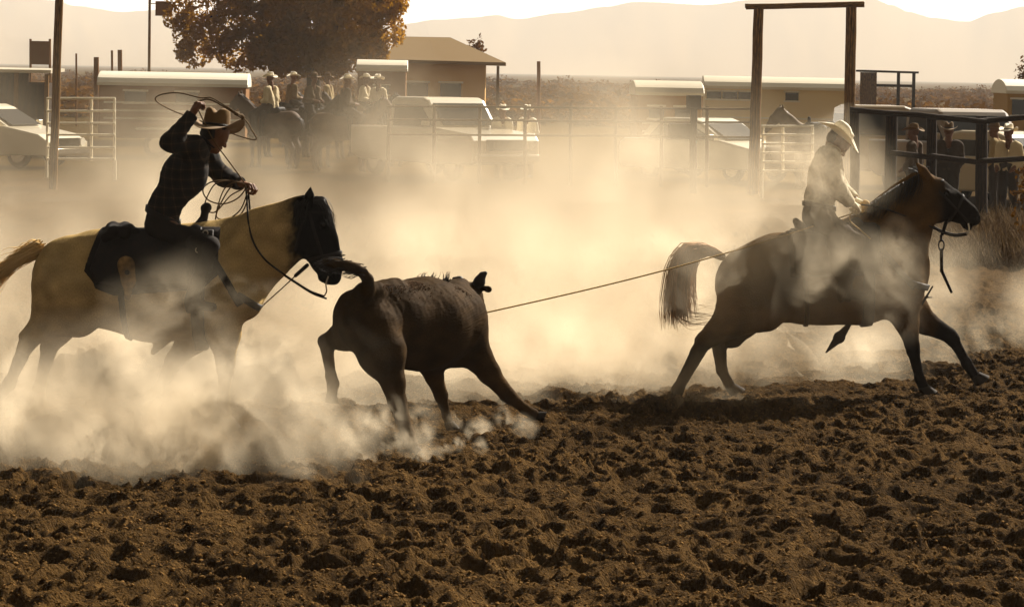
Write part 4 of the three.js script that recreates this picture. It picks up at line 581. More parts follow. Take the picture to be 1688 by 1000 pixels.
// the tall timber gateway
{
  const D = 60, o = base('gateway', gnd(1322, D)); tag(o, 'tall square timber gateway of two posts and a crossbeam', 'gateway');
  const L0 = gnd(1242, D), L1 = at(1251, 14, D), R0 = gnd(1398, D), R1 = at(1404, 12, D); L0.y -= 0.3; R0.y -= 0.3;
  worldPart('gate_post', pole(L0, L1, 0.125, 0.112, 14, 0.014), wood, o); worldPart('gate_post', pole(R0, R1, 0.125, 0.118, 14, 0.014), wood, o);
  worldPart('crossbeam', pole(at(1230, 11, D - 0.02), at(1424, 7, D - 0.02), 0.062, 0.066, 12, 0.01), wood, o);
  for (const [p, q] of [[at(1232, 13, D), at(1232, 6, D)], [at(1422, 12, D), at(1422, 3, D)]]) worldPart('beam_end', pole(p, q, 0.05, 0.05, 10), wood, o);
}
function pipeGate(x0, x1, ys, D, label, uprights) {
  const o = base('pipe_gate', gnd((x0 + x1) / 2, D)); tag(o, label, 'gate'); const yb = ys[ys.length - 1];
  for (const y of ys) worldPart('rail', pole(at(x0, y, D), at(x1, y, D), 0.026, 0.026, 8), pipe, o);
  for (const x of uprights) worldPart('upright', pole(at(x, ys[0] - 1, D + 0.06), at(x, yb + 3, D + 0.06), 0.03, 0.03, 8), pipe, o);
  for (const x of [x0, x1]) worldPart('foot', pole(gnd(x, D).add(V3(0, -0.1, 0)), at(x, yb + 2, D), 0.035, 0.035, 8), pipe, o);
}
pipeGate(76, 189, [162, 183, 203, 222, 243, 262], 62, 'shiny six-rail pipe gate beside the leaning pole', [77, 150, 188]);
pipeGate(1256, 1342, [208, 222, 237, 252, 267, 282], 58.5, 'pale pipe gate standing inside the timber gateway', [1258, 1291, 1340]);
// long rail fence at the back of the arena
{
  const D = 63, o = base('rail_fence', gnd(940, D)); tag(o, 'low brown rail fence along the back of the arena', 'fence');
  for (let i = 0; i <= 8; i++) { const px = 640 + i * 75, b = gnd(px, D), t = at(px + 1, 171 + i * 0.6, D); b.y -= 0.2; worldPart('fence_post', pole(b, t, 0.042, 0.04, 8, 0.01), woodPale, o); }
  for (const dy of [4, 26, 50]) for (let i = 0; i < 8; i++) worldPart('rail', pole(at(640 + i * 75 - 3, 171 + i * 0.6 + dy, D - 0.08), at(715 + i * 75 + 3, 171.6 + i * 0.6 + dy + rr(-0.8, 0.8), D - 0.08), 0.026, 0.024, 8, 0.006), woodPale, o);
}
// dark log fence at the right
{
  const D = 46, o = base('log_fence', gnd(1560, D)); tag(o, 'dark sagging log fence in front of the parked cars at right', 'fence');
  const xs = [1410, 1470, 1537, 1619, 1700], ys = [180, 185, 191, 199, 190], w = [0.08, 0.1, 0.085, 0.1, 0.1];
  for (let i = 0; i < 5; i++) { const b = gnd(xs[i] - 1, D), t = at(xs[i], ys[i] - (i === 3 ? 8 : 0), D); b.y -= 0.3; worldPart('fence_post', pole(b, t, w[i] * 1.05, w[i], 10, 0.02), woodDark, o); }
  for (let i = 0; i < 4; i++) { worldPart('log_rail', pole(at(xs[i] - 8, ys[i] + 1, D - 0.16), at(xs[i + 1] + 8, ys[i + 1] + 1, D - 0.17 - 0.02 * i), 0.052, 0.045, 10, 0.02), woodDark, o); if (i > 0) worldPart('log_rail', pole(at(xs[i] - 5, ys[i] + 66, D - 0.15), at(xs[i + 1] + 5, ys[i + 1] + 70, D - 0.16), 0.05, 0.045, 10, 0.02), woodDark, o); }
}
// chute post with a box
{ const D = 60, o = base('chute_post', gnd(1143, D)); tag(o, 'dark square box on a post beside the back fence', 'post'); const b = gnd(1143, D), t = at(1144, 172, D); worldPart('shaft', pole(b, t, 0.085, 0.08, 10, 0.01), woodDark, o); const p = at(1144, 168, D); worldPart('box', box(0.29, 0.3, 0.26, p.x, p.y, p.z, 0.2, 0.02, 0, 0.02), woodDark, o); const q = at(1120, 216, D); worldPart('trough', box(0.45, 0.34, 0.4, q.x, q.y, q.z, 0.1, 0, 0, 0.04), woodDark, o); }
// signs, thin pole, far posts
{
  const D = 100, o = base('signboard', gnd(65, D)); tag(o, 'brown square board on two posts above the shed', 'sign board');
  for (const x of [49.5, 81.5]) { const b = gnd(x, D), t = at(x, 64, D); worldPart('signpost', pole(b, t, 0.05, 0.045, 8), brown, o); }
  const a = at(65.5, 87, D - 0.08); worldPart('board', box(0.72, 0.86, 0.04, a.x, a.y, a.z), brown, o);
  const d2 = 104, f = base('flag_pole', gnd(244, d2)); tag(f, 'thin pale pole with a small board near its top beside the tree', 'pole'); worldPart('shaft', pole(gnd(244, d2), at(246.5, -30, d2), 0.06, 0.05, 8), wood, f); const c = at(269, 14, d2); worldPart('board', box(0.62, 0.56, 0.04, c.x, c.y, c.z, 0.3), brown, f); worldPart('bracket', pole(at(246, 6, d2), at(280, 5, d2), 0.02, 0.02, 6), wood, f);
  const far = [[125, 88, 0.04], [158, 94, 0.11], [184, 83, 0.05], [197, 82, 0.1], [888, 101, 0.08]]; far.forEach(([x, y, r], i) => post(x, y, x, 112 + i * 2, r, 'far_post', ['thinnest of the posts on the skyline right of the leaning pole', 'stout short post on the skyline above the pipe gate', 'thin tall post on the skyline left of a thicker one', 'thick tall post on the skyline between gate and tree', 'lone pale post on the skyline right of the house'][i], 'post', null, brown));
}
// vehicles: x forward
function wheel(parent, x, z, r) { const w = new THREE.Group(); w.name = 'wheel'; w.position.set(x, r, z); parent.add(w); const t = new THREE.TorusGeometry(r * 0.78, r * 0.24, 10, 28); part('tyre', t, tyreM, w); const c = new THREE.CylinderGeometry(r * 0.58, r * 0.55, 0.16, 20); c.rotateX(Math.PI / 2); part('rim', c, chrome, w); }
function extrude(pts, width, bevel = 0.06) { const s = new THREE.Shape(pts.map(([x, y]) => new THREE.Vector2(x, y))); const g = new THREE.ExtrudeGeometry(s, { depth: width - 2 * bevel, bevelEnabled: true, bevelThickness: bevel, bevelSize: bevel * 0.8, bevelSegments: 3, curveSegments: 6 }); g.translate(0, 0, -width / 2 + bevel); return g; }
function vehicle(name, label, cat, px, D, turn, kind, paint, lift = 0) {
  const g0 = gnd(px, D); g0.y += lift; const o = base(name, g0, turn); tag(o, label, cat);
  const pick = kind === 'pickup', L = pick ? 5.2 : 4.6, W = pick ? 1.95 : 1.8, H = pick ? 1.86 : 1.46, r = pick ? 0.39 : 0.33, s = L / 2;
  const low = pick ? [[-s, 0.55], [-s, 1.15], [0.95, 1.2], [1.2, 1.18], [s - 0.12, 1.08], [s, 0.95], [s, 0.5], [s - 0.5, 0.42], [-s + 0.4, 0.42]] : [[-s, 0.45], [-s + 0.02, 0.85], [-s + 0.15, 0.95], [1.0, 0.98], [s - 0.3, 0.8], [s, 0.62], [s, 0.36], [-s + 0.1, 0.3]];
  const cab = pick ? [[-1.0, 1.16], [-0.92, H - 0.06], [-0.8, H], [0.35, H], [0.5, H - 0.05], [1.1, 1.16]] : [[-1.75, 0.92], [-1.25, H - 0.06], [-0.9, H], [0.05, H], [0.25, H - 0.06], [1.15, 0.94]];
  part('body', extrude(low, W), paint, o); part('cab', extrude(cab, W - 0.22, 0.1), paint, o);
  const [b0, b1] = [cab[cab.length - 1], cab[cab.length - 2]], len = Math.hypot(b0[0] - b1[0], b0[1] - b1[1]), ang = Math.atan2(b1[1] - b0[1], b1[0] - b0[0]);
  { const g = box(len * 0.78, 0.02, W - 0.5, 0, 0, 0); g.rotateZ(ang); g.translate((b0[0] + b1[0]) / 2 + 0.065, (b0[1] + b1[1]) / 2 + 0.06, 0); part('windshield', g, darkGlass, o); }
  { const [a, b] = [cab[0], cab[1]]; const l2 = Math.hypot(a[0] - b[0], a[1] - b[1]), an = Math.atan2(b[1] - a[1], b[0] - a[0]); const g = box(l2 * 0.7, 0.02, W - 0.55, 0, 0, 0); g.rotateZ(an); g.translate((a[0] + b[0]) / 2 - 0.075, (a[1] + b[1]) / 2 + 0.02, 0); part('rear_window', g, darkGlass, o); }
  for (const e of [1, -1]) {
    const q = pick ? [[-0.85, 1.24], [-0.78, H - 0.12], [0.36, H - 0.12], [0.86, 1.24]] : [[-1.45, 1.0], [-1.05, H - 0.12], [0.08, H - 0.12], [0.8, 1.02]]; const g = extrude(q, 0.03, 0.008); g.translate(0, 0, e * (W / 2 - 0.105)); part('side_window', g, darkGlass, o);
    wheel(o, s - 0.85, e * (W / 2 - 0.1), r); wheel(o, -s + 1.0, e * (W / 2 - 0.1), r);
    const h = new THREE.CylinderGeometry(0.11, 0.11, 0.05, 18); h.rotateZ(Math.PI / 2); h.translate(s + 0.05, pick ? 0.86 : 0.64, e * (W / 2 - 0.28)); part('headlight', h, lampM, o);
    part('mirror', box(0.1, 0.16, 0.2, 0.85, pick ? 1.35 : 1.08, e * (W / 2 + 0.1), 0, 0, 0, 0.03), paint, o);
  }
  part('bumper', box(0.16, 0.2, W - 0.1, s + 0.08, pick ? 0.55 : 0.42, 0, 0, 0, 0, 0.05), chrome, o); part('grille', box(0.05, 0.26, W - 0.85, s + 0.05, pick ? 0.86 : 0.62, 0, 0, 0, 0, 0.01), darkGlass, o);
  return o;
}
const paintM = (h) => new THREE.MeshPhysicalMaterial({ color: col(h), roughness: 0.4, clearcoat: 1, clearcoatRoughness: 0.08 });
vehicle('pickup_truck', 'pale pickup truck parked behind the dust between house and fence', 'pickup truck', 728, 66, -0.95, 'pickup', paintM('#cbbd9f'));
vehicle('pickup_truck', 'pickup truck seen through the log fence behind the bay horse', 'pickup truck', 1584, 60, -1.25, 'pickup', paintM('#6e5632'));
vehicle('parked_car', 'white rounded car half cut off at the right edge', 'car', 1676, 57, -0.9, 'sedan', paintM('#b39a6c'));
vehicle('parked_car', 'white car half cut off at the left edge below the shed', 'car', -22, 68, -0.4, 'sedan', paintM('#d4c6a8'));
vehicle('parked_car', 'pale car in the dust right of the chute post', 'car', 1172, 68, -0.8, 'sedan', paintM('#d6c9ac'));
vehicle('pickup_truck', 'pale pickup coupled to the big trailer beside the gateway', 'pickup truck', 1452, 66, 0.1, 'pickup', paintM('#94794c'));
// trailers: body, rounded roof, slats
function trailer(label, x0, x1, yTop, D, turn, depth, paint, roofM, win, slats) {
  const a = at(x0, yTop, D), b = at(x1, yTop, D), w = a.distanceTo(b), h = a.y - 0.55, o = base('stock_trailer', V3((a.x + b.x) / 2, 0, -D - depth / 2), turn); tag(o, label, 'trailer');
  part('body', box(w, h - 0.14, depth, 0, 0.55 + (h - 0.14) / 2, 0, 0, 0, 0, 0.05), paint, o);
  const sh = []; for (let i = 0; i <= 16; i++) { const t = i / 16; sh.push([lerp(-depth / 2 - 0.06, depth / 2 + 0.06, t), 0.3 * Math.pow(Math.sin(Math.PI * t), 0.55)]); } const r = extrude([...sh.map(([x, y]) => [x, y]), [depth / 2 + 0.06, -0.06], [-depth / 2 - 0.06, -0.06]].reverse(), w + 0.1, 0.02); r.rotateY(Math.PI / 2); r.translate(0, 0.55 + h - 0.14, 0); part('roof', r, roofM, o);
  for (let i = 0; i < slats; i++) part('slat', box(w - 0.3, 0.05, 0.03, 0, 1.1 + i * 0.22, depth / 2 + 0.015), roofM, o);
  for (const [t, y, ww, hh] of win) { part('window', box(ww, hh, 0.03, -w / 2 + t * w, y, depth / 2 + 0.012), darkGlass, o); part('window_frame', merge([box(ww + 0.1, 0.05, 0.04, -w / 2 + t * w, y + hh / 2 + 0.025, depth / 2 + 0.016), box(ww + 0.1, 0.05, 0.04, -w / 2 + t * w, y - hh / 2 - 0.025, depth / 2 + 0.016)]), roofM, o); }
  for (const e of [-0.5, 0.5]) wheel(o, e * 0.85, depth / 2 - 0.12, 0.36); part('fender', box(2.0, 0.07, 0.3, 0, 0.82, depth / 2 + 0.02, 0, 0, 0, 0.03), roofM, o);
}
trailer('long stock trailer with bright white roof behind the left roper', 160, 402, 127, 76, 0.05, 2.1, brown, white, [[0.25, 1.7, 0.6, 0.3], [0.6, 1.7, 0.6, 0.3]], 3);
trailer('small white-roofed trailer parked under the tree against the house', 588, 668, 106, 92, 0.03, 2, brown, white, [[0.5, 1.9, 0.5, 0.3]], 2);
trailer('long pale stock trailer behind the timber gateway', 1166, 1404, 134, 84, -0.04, 2.3, mat('#d9c192', 0.7), tin, [[0.06, 2.0, 0.45, 0.22], [0.17, 2.0, 0.45, 0.22], [0.28, 2.0, 0.45, 0.22], [0.6, 2.0, 0.4, 0.25]], 2);
trailer('brown horse trailer with pale roof left of the chute post', 1048, 1156, 143, 72, 0.04, 2, mat('#96713a', 0.8), tin, [[0.3, 1.6, 0.4, 0.3], [0.7, 1.6, 0.4, 0.3]], 2);
trailer('travel trailer with one dark window at the right edge', 1662, 1790, 141, 74, 0, 2.2, mat('#a88448', 0.75), white, [[0.19, 1.9, 0.55, 0.42]], 0);
// open shed at far left, shelter at right, house
{
  const D = 84, o = base('open_shed', gnd(30, D)); tag(o, 'dark open shed with flat pale-edged roof at the far left', 'shed');
  const a = at(-60, 114, D), b = at(84, 115, D), w = b.x - a.x, cx = (a.x + b.x) / 2; const p = o.position;
  part('roof', box(w, 0.1, 2.6, cx - p.x, a.y - p.y, -1.2, 0, 0, 0.02), tin, o); part('back_wall', box(w - 0.2, 1.95, 0.08, cx - p.x, 1.0, -2.3), woodDark, o); part('end_wall', box(0.08, 1.95, 2.1, cx - p.x + w / 2 - 0.22, 1.0, -1.2), woodDark, o); for (const t of [0.1, 0.6, 0.95]) part('post', box(0.12, a.y - 0.1, 0.12, a.x + w * t - p.x, (a.y - 0.1) / 2, 0), wood, o);
  part('lean_wall', box(w * 0.7, 0.85, 0.06, cx - p.x - w * 0.12, a.y - 0.5, -0.15), woodDark, o);
}
{
  const D = 122, a = at(1418, 118, D), b = at(1508, 118, D), w = b.x - a.x, o = base('open_shelter', V3((a.x + b.x) / 2, 0, -D)); tag(o, 'flat-roofed open shelter on the skyline right of the gateway', 'shelter');
  const h = (a.y + b.y) / 2; part('roof', box(w + 0.1, 0.09, 2, 0, h, 0, 0, -0.012), woodDark, o); part('wall', box(w * 0.3, h - 0.05, 0.1, -w * 0.35, h / 2 - 0.02, 0.2), wood, o); part('back_rail', box(w * 0.66, 0.12, 0.08, w * 0.16, h - 0.62, -0.4), woodDark, o); for (const t of [0.67, 0.95]) part('post', box(0.13, h - 0.05, 0.13, -w / 2 + w * t, h / 2 - 0.02, 0.7), woodDark, o);
}
{
  const D = 116, eL = at(624, 97, D), eR = at(834, 97, D), rL = at(668, 60, D + 2.4), rR = at(742, 62, D + 2.4), o = base('ranch_house', V3((eL.x + eR.x) / 2, 0, -D)); tag(o, 'low ranch house with hipped roof and porch right of the tree', 'house');
  const p = o.position, dz = 5, yE = eL.y, yR = rL.y, x0 = eL.x - p.x, x1 = eR.x - p.x;
  const c = [V3(x0, yE, 0), V3(x1, yE - 0.05, 0), V3(x1, yE - 0.05, -dz), V3(x0, yE, -dz), V3(rL.x - p.x, yR, -2.4), V3(rR.x - p.x, yR, -2.4)];
  const tri = (list, th) => { const P = []; for (const f of list) for (let i = 1; i < f.length - 1; i++) for (const v of [f[0], f[i], f[i + 1]]) P.push(v.x, v.y, v.z); const g = new THREE.BufferGeometry(); g.setAttribute('position', new THREE.Float32BufferAttribute(P, 3)); g.computeVertexNormals(); return g; };
  const dn = c.map((v) => v.clone().add(V3(0, -0.14, 0)));
  part('roof', tri([[c[0], c[1], c[5], c[4]], [c[1], c[2], c[5]], [c[2], c[3], c[4], c[5]], [c[3], c[0], c[4]], [dn[0], dn[3], dn[2], dn[1]], [c[0], dn[0], dn[1], c[1]], [c[1], dn[1], dn[2], c[2]], [c[3], dn[3], dn[0], c[0]]]), mat('#8a7048', 0.9), o);
  const w0 = x0 + 0.5, w1 = at(800, 100, D).x - p.x; part('wall', box(w1 - w0, yE - 0.15, 3.6, (w0 + w1) / 2, (yE - 0.15) / 2, -2.6), mat('#c79a52', 0.9), o);
  for (const x of [at(823, 0, D).x - p.x]) part('porch_post', box(0.12, yE - 0.2, 0.12, x, (yE - 0.2) / 2, -0.6), wood, o);
  part('porch_rail', box(at(823, 0, D).x - at(800, 0, D).x, 0.1, 0.08, (w1 + at(823, 0, D).x - p.x) / 2, 1.0, -0.6), wood, o);
  for (const x of [690, 745]) { const f = part('window', box(0.9, 0.9, 0.06, at(x, 0, D).x - p.x, 1.6, -0.78), darkGlass, o); part('sill', box(1.06, 0.08, 0.08, at(x, 0, D).x - p.x, 1.11, -0.77), white, f); part('lintel', box(1.06, 0.08, 0.08, at(x, 0, D).x - p.x, 2.09, -0.77), white, f); }
}
// trees and brush
const leafM = new THREE.MeshPhysicalMaterial({ color: col('#a5781a'), roughness: 1, transmission: 0.5, thickness: 0, specularIntensity: 0, side: THREE.DoubleSide });
const brushM = new THREE.MeshPhysicalMaterial({ color: col('#6a4509'), roughness: 1, transmission: 0.15, thickness: 0, specularIntensity: 0, side: THREE.DoubleSide });
function leaves(blobs, n, size) {
  const P = []; let k = 0, wsum = blobs.reduce((s, b) => s + b[6], 0);
  for (const [x, y, z, rx, ry, rz, w] of blobs) for (let i = 0, N = n * w / wsum; i < N; i++) {
    const d = V3(gauss(), gauss(), gauss()).normalize(), r = Math.pow(rnd(), 0.45), c = V3(x + d.x * rx * r, y + d.y * ry * r, z + d.z * rz * r);
    if (n3(c.x * 1.5, c.y * 1.5, c.z * 1.5) + 0.5 * n3(c.x * 4, c.y * 4, c.z * 4) < -0.14) continue;
    const u = V3(gauss(), gauss(), gauss()).normalize(), v = V3(gauss(), gauss(), gauss()).cross(u).normalize(), s = size * rr(0.6, 1.4), q = (a, b) => { const p = c.clone().addScaledVector(u, a * s).addScaledVector(v, b * s); P.push(p.x, p.y, p.z); };
    q(-1, 0); q(0, 0.5); q(1, 0); q(-1, 0); q(1, 0); q(0, -0.5);
  }
  const g = new THREE.BufferGeometry(); g.setAttribute('position', new THREE.Float32BufferAttribute(P, 3)); g.computeVertexNormals(); return g;
}
{
  const D = 96, b = gnd(520, D), o = base('cottonwood_tree', b); tag(o, 'large shady tree standing over the waiting riders', 'tree');
  const L = (x, y, dz, r, w) => { const p = at(x, y, D - dz); const q = m(r, D); return [p.x - b.x, p.y - b.y, p.z - b.z, q, q * 0.85, q, w]; };
  part('crown', leaves([L(540, 10, 0, 95, 5), L(590, -30, 0.5, 80, 3), L(620, 50, 0, 50, 1.6), L(480, -20, 0.6, 90, 3.4), L(420, 10, 0, 75, 2), L(350, -30, 0, 85, 1.5), L(335, 55, 0, 52, 0.7), L(300, 30, 0, 34, 0.25), L(460, 70, 0, 60, 1.8), L(545, 80, 0.4, 50, 2), L(400, 80, 0, 48, 0.9), L(320, 85, 0, 34, 0.4), L(600, 88, 0.3, 42, 1.2), L(480, 95, 0.5, 44, 1.4), L(540, 100, 0.6, 40, 1.4), L(500, -110, 0, 110, 3), L(640, 5, 0, 36, 0.7)], 120000, 0.078), leafM, o);
  const t = []; const P = (x, y, dz = 0) => at(x, y, D - dz).sub(b); t.push(pole(V3(0, -0.2, 0), P(516, 120), 0.32, 0.24, 10, 0.04)); for (const [x, y, x2, y2, r] of [[516, 124, 560, 30, 0.17], [516, 124, 470, 40, 0.16], [470, 40, 400, 0, 0.09], [470, 40, 490, -60, 0.1], [560, 30, 610, -10, 0.09], [560, 30, 540, -80, 0.1], [400, 20, 330, 30, 0.05], [516, 110, 600, 80, 0.07]]) t.push(pole(P(x, y), P(x2, y2), r, r * 0.6, 8, 0.03)); part('trunk', merge(t), woodDark, o);
}
function shrub(px, py, D, w, h, label, n = 900, size = 0.07, name = 'shrub') { const b = gnd(px, D), o = base(name, b), leafM = brushM; tag(o, label, 'shrub'); const t = at(px, py, D).y; part('foliage', leaves([[0, t - h * 0.5, 0, w, h * 0.55, w, 1], [w * 0.3, t - h * 0.8, 0, w, h * 0.5, w, 1]], n, size), leafM, o); part('stem', pole(V3(0, -0.1, 0), V3(0.05, t - h * 0.5, 0), 0.05, 0.02, 6), woodDark, o); }
shrub(781, 54, 124, 0.42, 1.3, 'small bush poking above the house roof', 500, 0.09); shrub(1690, 94, 118, 0.5, 1.7, 'dark bush on the skyline at the right edge', 700, 0.09); shrub(1694, 275, 40, 0.28, 1.0, 'dark weed clump at the right edge below the fence', 900, 0.05);
{ // sagebrush along the skyline, a mass nobody could count
  const g = leaves([[0, 0.3, 0, 0.8, 0.55, 0.8, 1], [0.6, 0.15, 0.1, 0.6, 0.4, 0.6, 0.6]], 160, 0.16), N = 900, o = new THREE.InstancedMesh(g, brushM, N), mm = new THREE.Matrix4();
  for (let i = 0; i < N; i++) { const D = 130 + 420 * Math.pow(rnd(), 1.4), x = rr(-0.24, 0.24) * D, s = rr(0.5, 1.7) * (1 + D / 900); mm.compose(V3(x, groundY(x, -D) + 0.1, -D), new THREE.Quaternion().setFromEuler(new THREE.Euler(0, rr(0, 6), 0)), V3(s * rr(0.8, 2.2), s * rr(0.5, 1), s)); o.setMatrixAt(i, mm); }
  o.name = 'sagebrush'; o.castShadow = true; scene.add(o); tag(o, 'low dark sagebrush across the pasture to the skyline', 'brush', null, 'stuff');
}
{ // weeds under the log fence
  const L = []; for (let i = 0; i < 5200; i++) { const D = rr(38, 47), px = 1500 + 240 * Math.pow(rnd(), 0.7), b = gnd(px, D), h = rr(0.2, 0.7) * (0.35 + 0.65 * smooth(1480, 1600, px)) * (0.7 + 0.8 * Math.max(0, n3(px * 0.03, D * 0.7, 1))), q = V3(gauss() * 0.18, h, gauss() * 0.18); L.push({ pts: [b, b.clone().addScaledVector(q, 0.5).add(V3(0, 0.08 * h, 0)), b.clone().add(q)], r0: 0.009, r1: 0.002 }); }
  const o = part('dry_weeds', strands(L, 3), mat('#5c4522', 0.95)); tag(o, 'dry brown weeds along the foot of the log fence', 'weeds', null, 'stuff');
}
// waiting riders: one horse and one rider, copied
const WH = (() => {
  const p = [], l = (a, b, ra, rb, k = 0.06, f = 1) => p.push(limb(V3(...a), V3(...b), ra, rb, k, f === 1 ? null : ZAX, f));
  l([-0.6, 1.18, 0], [-0.15, 1.12, 0], 0.31, 0.33, 0.1, 0.85); l([-0.15, 1.12, 0], [0.35, 1.12, 0], 0.33, 0.33, 0.1, 0.82); l([0.35, 1.14, 0], [0.55, 1.14, 0], 0.32, 0.24, 0.1, 0.8); l([0.5, 1.22, 0], [0.82, 1.52, 0], 0.27, 0.19, 0.1, 0.5); l([0.82, 1.52, 0], [1.02, 1.74, 0], 0.19, 0.13, 0.06, 0.5); l([1.03, 1.77, 0], [1.18, 1.6, 0], 0.12, 0.125, 0.05, 0.65); l([1.18, 1.6, 0], [1.38, 1.36, 0], 0.115, 0.075, 0.04, 0.7);
  for (const s of [1, -1]) { l([1.0, 1.86, s * 0.06], [1.0, 1.98, s * 0.07], 0.035, 0.008, 0.02); l([0.48, 1.0, s * 0.15], [0.47, 0.55, s * 0.15], 0.13, 0.06); l([0.47, 0.55, s * 0.15], [0.47, 0.12, s * 0.15], 0.055, 0.042, 0.03); l([0.47, 0.12, s * 0.15], [0.5, 0.03, s * 0.15], 0.05, 0.055, 0.03); l([-0.64, 1.05, s * 0.13], [-0.52, 0.8, s * 0.16], 0.24, 0.15, 0.08, 0.8); l([-0.55, 0.82, s * 0.16], [-0.78, 0.54, s * 0.15], 0.14, 0.07); l([-0.78, 0.54, s * 0.15], [-0.74, 0.13, s * 0.15], 0.06, 0.045, 0.03); l([-0.74, 0.13, s * 0.15], [-0.7, 0.03, s * 0.15], 0.05, 0.055, 0.03); }
  const T2 = []; for (let i = 0; i < 60; i++) { const a = V3(-0.86, 1.32, gauss() * 0.03); T2.push({ pts: [a, a.clone().add(V3(-0.12, -0.1, gauss() * 0.02)), a.clone().add(V3(-0.16 + gauss() * 0.03, -rr(0.6, 0.9), gauss() * 0.06))], r0: 0.014, r1: 0.004 }); }
  const mn = []; for (let i = 0; i < 60; i++) { const t = rnd(), a = V3(lerp(0.5, 0.98, t), lerp(1.5, 1.86, t), 0); mn.push({ pts: [a, a.clone().add(V3(-0.03, 0.02, 0.05)), a.clone().add(V3(-0.08, -rr(0.1, 0.25), 0.1))], r0: 0.014, r1: 0.004 }); }
  const sp = fieldMesh([limb(V3(-0.25, 1.46, 0.1), V3(0.25, 1.46, 0.1), 0.09, 0.09, 0.05), limb(V3(-0.25, 1.46, -0.1), V3(0.25, 1.46, -0.1), 0.09, 0.09, 0.05), limb(V3(-0.28, 1.52, 0.12), V3(-0.28, 1.52, -0.12), 0.06, 0.06, 0.05), limb(V3(0.26, 1.53, 0.03), V3(0.28, 1.64, 0), 0.05, 0.04, 0.03), limb(V3(0.05, 1.4, 0.28), V3(0.08, 0.85, 0.34), 0.09, 0.05, 0.04), limb(V3(0.05, 1.4, -0.28), V3(0.08, 0.85, -0.34), 0.09, 0.05, 0.04)], 0.02);
  const R = { torso: [limb(V3(0, 1.58, 0.08), V3(0.02, 1.8, 0.08), 0.13, 0.12), limb(V3(0, 1.58, -0.08), V3(0.02, 1.8, -0.08), 0.13, 0.12), limb(V3(0.02, 1.8, 0.1), V3(0.02, 2.03, 0.13), 0.12, 0.08), limb(V3(0.02, 1.8, -0.1), V3(0.02, 2.03, -0.13), 0.12, 0.08)], arm: [], leg: [] };
  for (const s of [1, -1]) { R.arm.push(limb(V3(0.02, 2.02, s * 0.2), V3(0.0, 1.74, s * 0.27), 0.065, 0.05), limb(V3(0.0, 1.74, s * 0.27), V3(0.26, 1.7, s * 0.1), 0.05, 0.04)); R.leg.push(limb(V3(0, 1.58, s * 0.12), V3(0.36, 1.36, s * 0.34), 0.12, 0.085), limb(V3(0.36, 1.36, s * 0.34), V3(0.22, 0.92, s * 0.38), 0.08, 0.055)); }
  const head = headPrims(V3(0.06, 2.3, 0), V3(1, -0.1, 0), V3(0, 1, 0)), hg = hatGeo({ brim: 0.1, curl: 0.05, crown: 0.12 });
  return { horse: fieldMesh(p, 0.022), tail: strands(T2, 5), mane: strands(mn, 4), saddle: sp, body: fieldMesh([...inflate(R.torso, -0.02), ...R.arm, ...inflate(R.leg, -0.02), ...head.p, limb(V3(0.04, 2.2, 0), V3(0.02, 2.05, 0), 0.06, 0.07), ...[1, -1].map((s) => limb(V3(0.26, 1.7, s * 0.1), V3(0.33, 1.69, s * 0.08), 0.04, 0.035))], 0.013), shirt: fieldMesh(inflate([...R.torso, ...R.arm], 0.014), 0.016, { disp: folds(0.012), region: (x) => x - 0.22 }), jeans: fieldMesh(inflate(R.leg, 0.014), 0.018), boot: [1, -1].map((s) => fieldMesh([limb(V3(0.21, 0.95, s * 0.38), V3(0.2, 0.86, s * 0.38), 0.06, 0.06), limb(V3(0.2, 0.85, s * 0.38), V3(0.4, 0.86, s * 0.4), 0.055, 0.045)], 0.016)), hat: hg.hat, band: hg.band };
})();
function waiting(px, D, turn, horseHex, label, rider, hatM, shirtHex, scale = 1) {
  const g = gnd(px, D), h = base('horse', g, turn); tag(h, label, 'horse'); h.scale.setScalar(scale); const hm = new THREE.MeshPhysicalMaterial({ specularIntensity: 0.35, color: col(horseHex), roughness: 0.75, map: T.hide });
  part('body', WH.horse, hm, h); part('tail', WH.tail, M.hairDark, h); part('mane', WH.mane, M.hairDark, h);
  const s = base('saddle', g, turn); s.scale.setScalar(scale); tag(s, 'saddle on the ' + label, 'saddle'); part('seat', WH.saddle, M.leather, s);
  if (!rider) return;
  const r = base('person', g, turn); r.scale.setScalar(scale); tag(r, rider, 'person'); part('body', WH.body, skinMat, r); part('shirt', WH.shirt, mat(shirtHex, 0.95), r); part('jeans', WH.jeans, mat('#2c2218', 0.95), r); WH.boot.forEach((b) => part('boot', b, M.leather, r));
  const ht = new THREE.Group(); ht.name = 'hat'; ht.position.set(0.06, 2.36, 0); r.add(ht); part('hat_felt', WH.hat, hatM, ht); part('hat_band', WH.band, M.leather, ht);
}
waiting(445, 70, 2.6, '#5a3f22', 'brown horse facing left, leftmost of those waiting under the tree', 'waiting rider in pale hat, leftmost under the tree', feltPale, '#c8b793');
waiting(512, 72, -0.7, '#3a2816', 'dark horse turned to the camera in the middle of the waiting group', 'waiting rider in dark hat in the middle of the group under the tree', feltDark, '#5b4a33');
waiting(566, 69, 0.35, '#6a4c2a', 'brown horse facing right, second from the right of the waiting group', 'waiting rider in pale hat with dark shirt right of the tree trunk', feltPale, '#4a3a28');
waiting(622, 73, -2.3, '#8a7048', 'pale horse at the right end of the waiting group', 'waiting rider in pale shirt at the right end of the group', feltPale, '#cdbd9b');
waiting(1350, 64, 3.5, '#8b7450', 'riderless saddled horse standing behind the gateway post', null);
waiting(478, 79, 0.5, '#4a341c', 'dark brown horse in the second row, left of the middle', 'waiting rider in dark shirt in the second row left', feltPale, '#6b583c');
waiting(540, 81, 2.9, '#6b5230', 'tan horse in the second row behind the middle of the group', 'waiting rider in tan shirt in the second row middle', feltDark, '#a8946c');
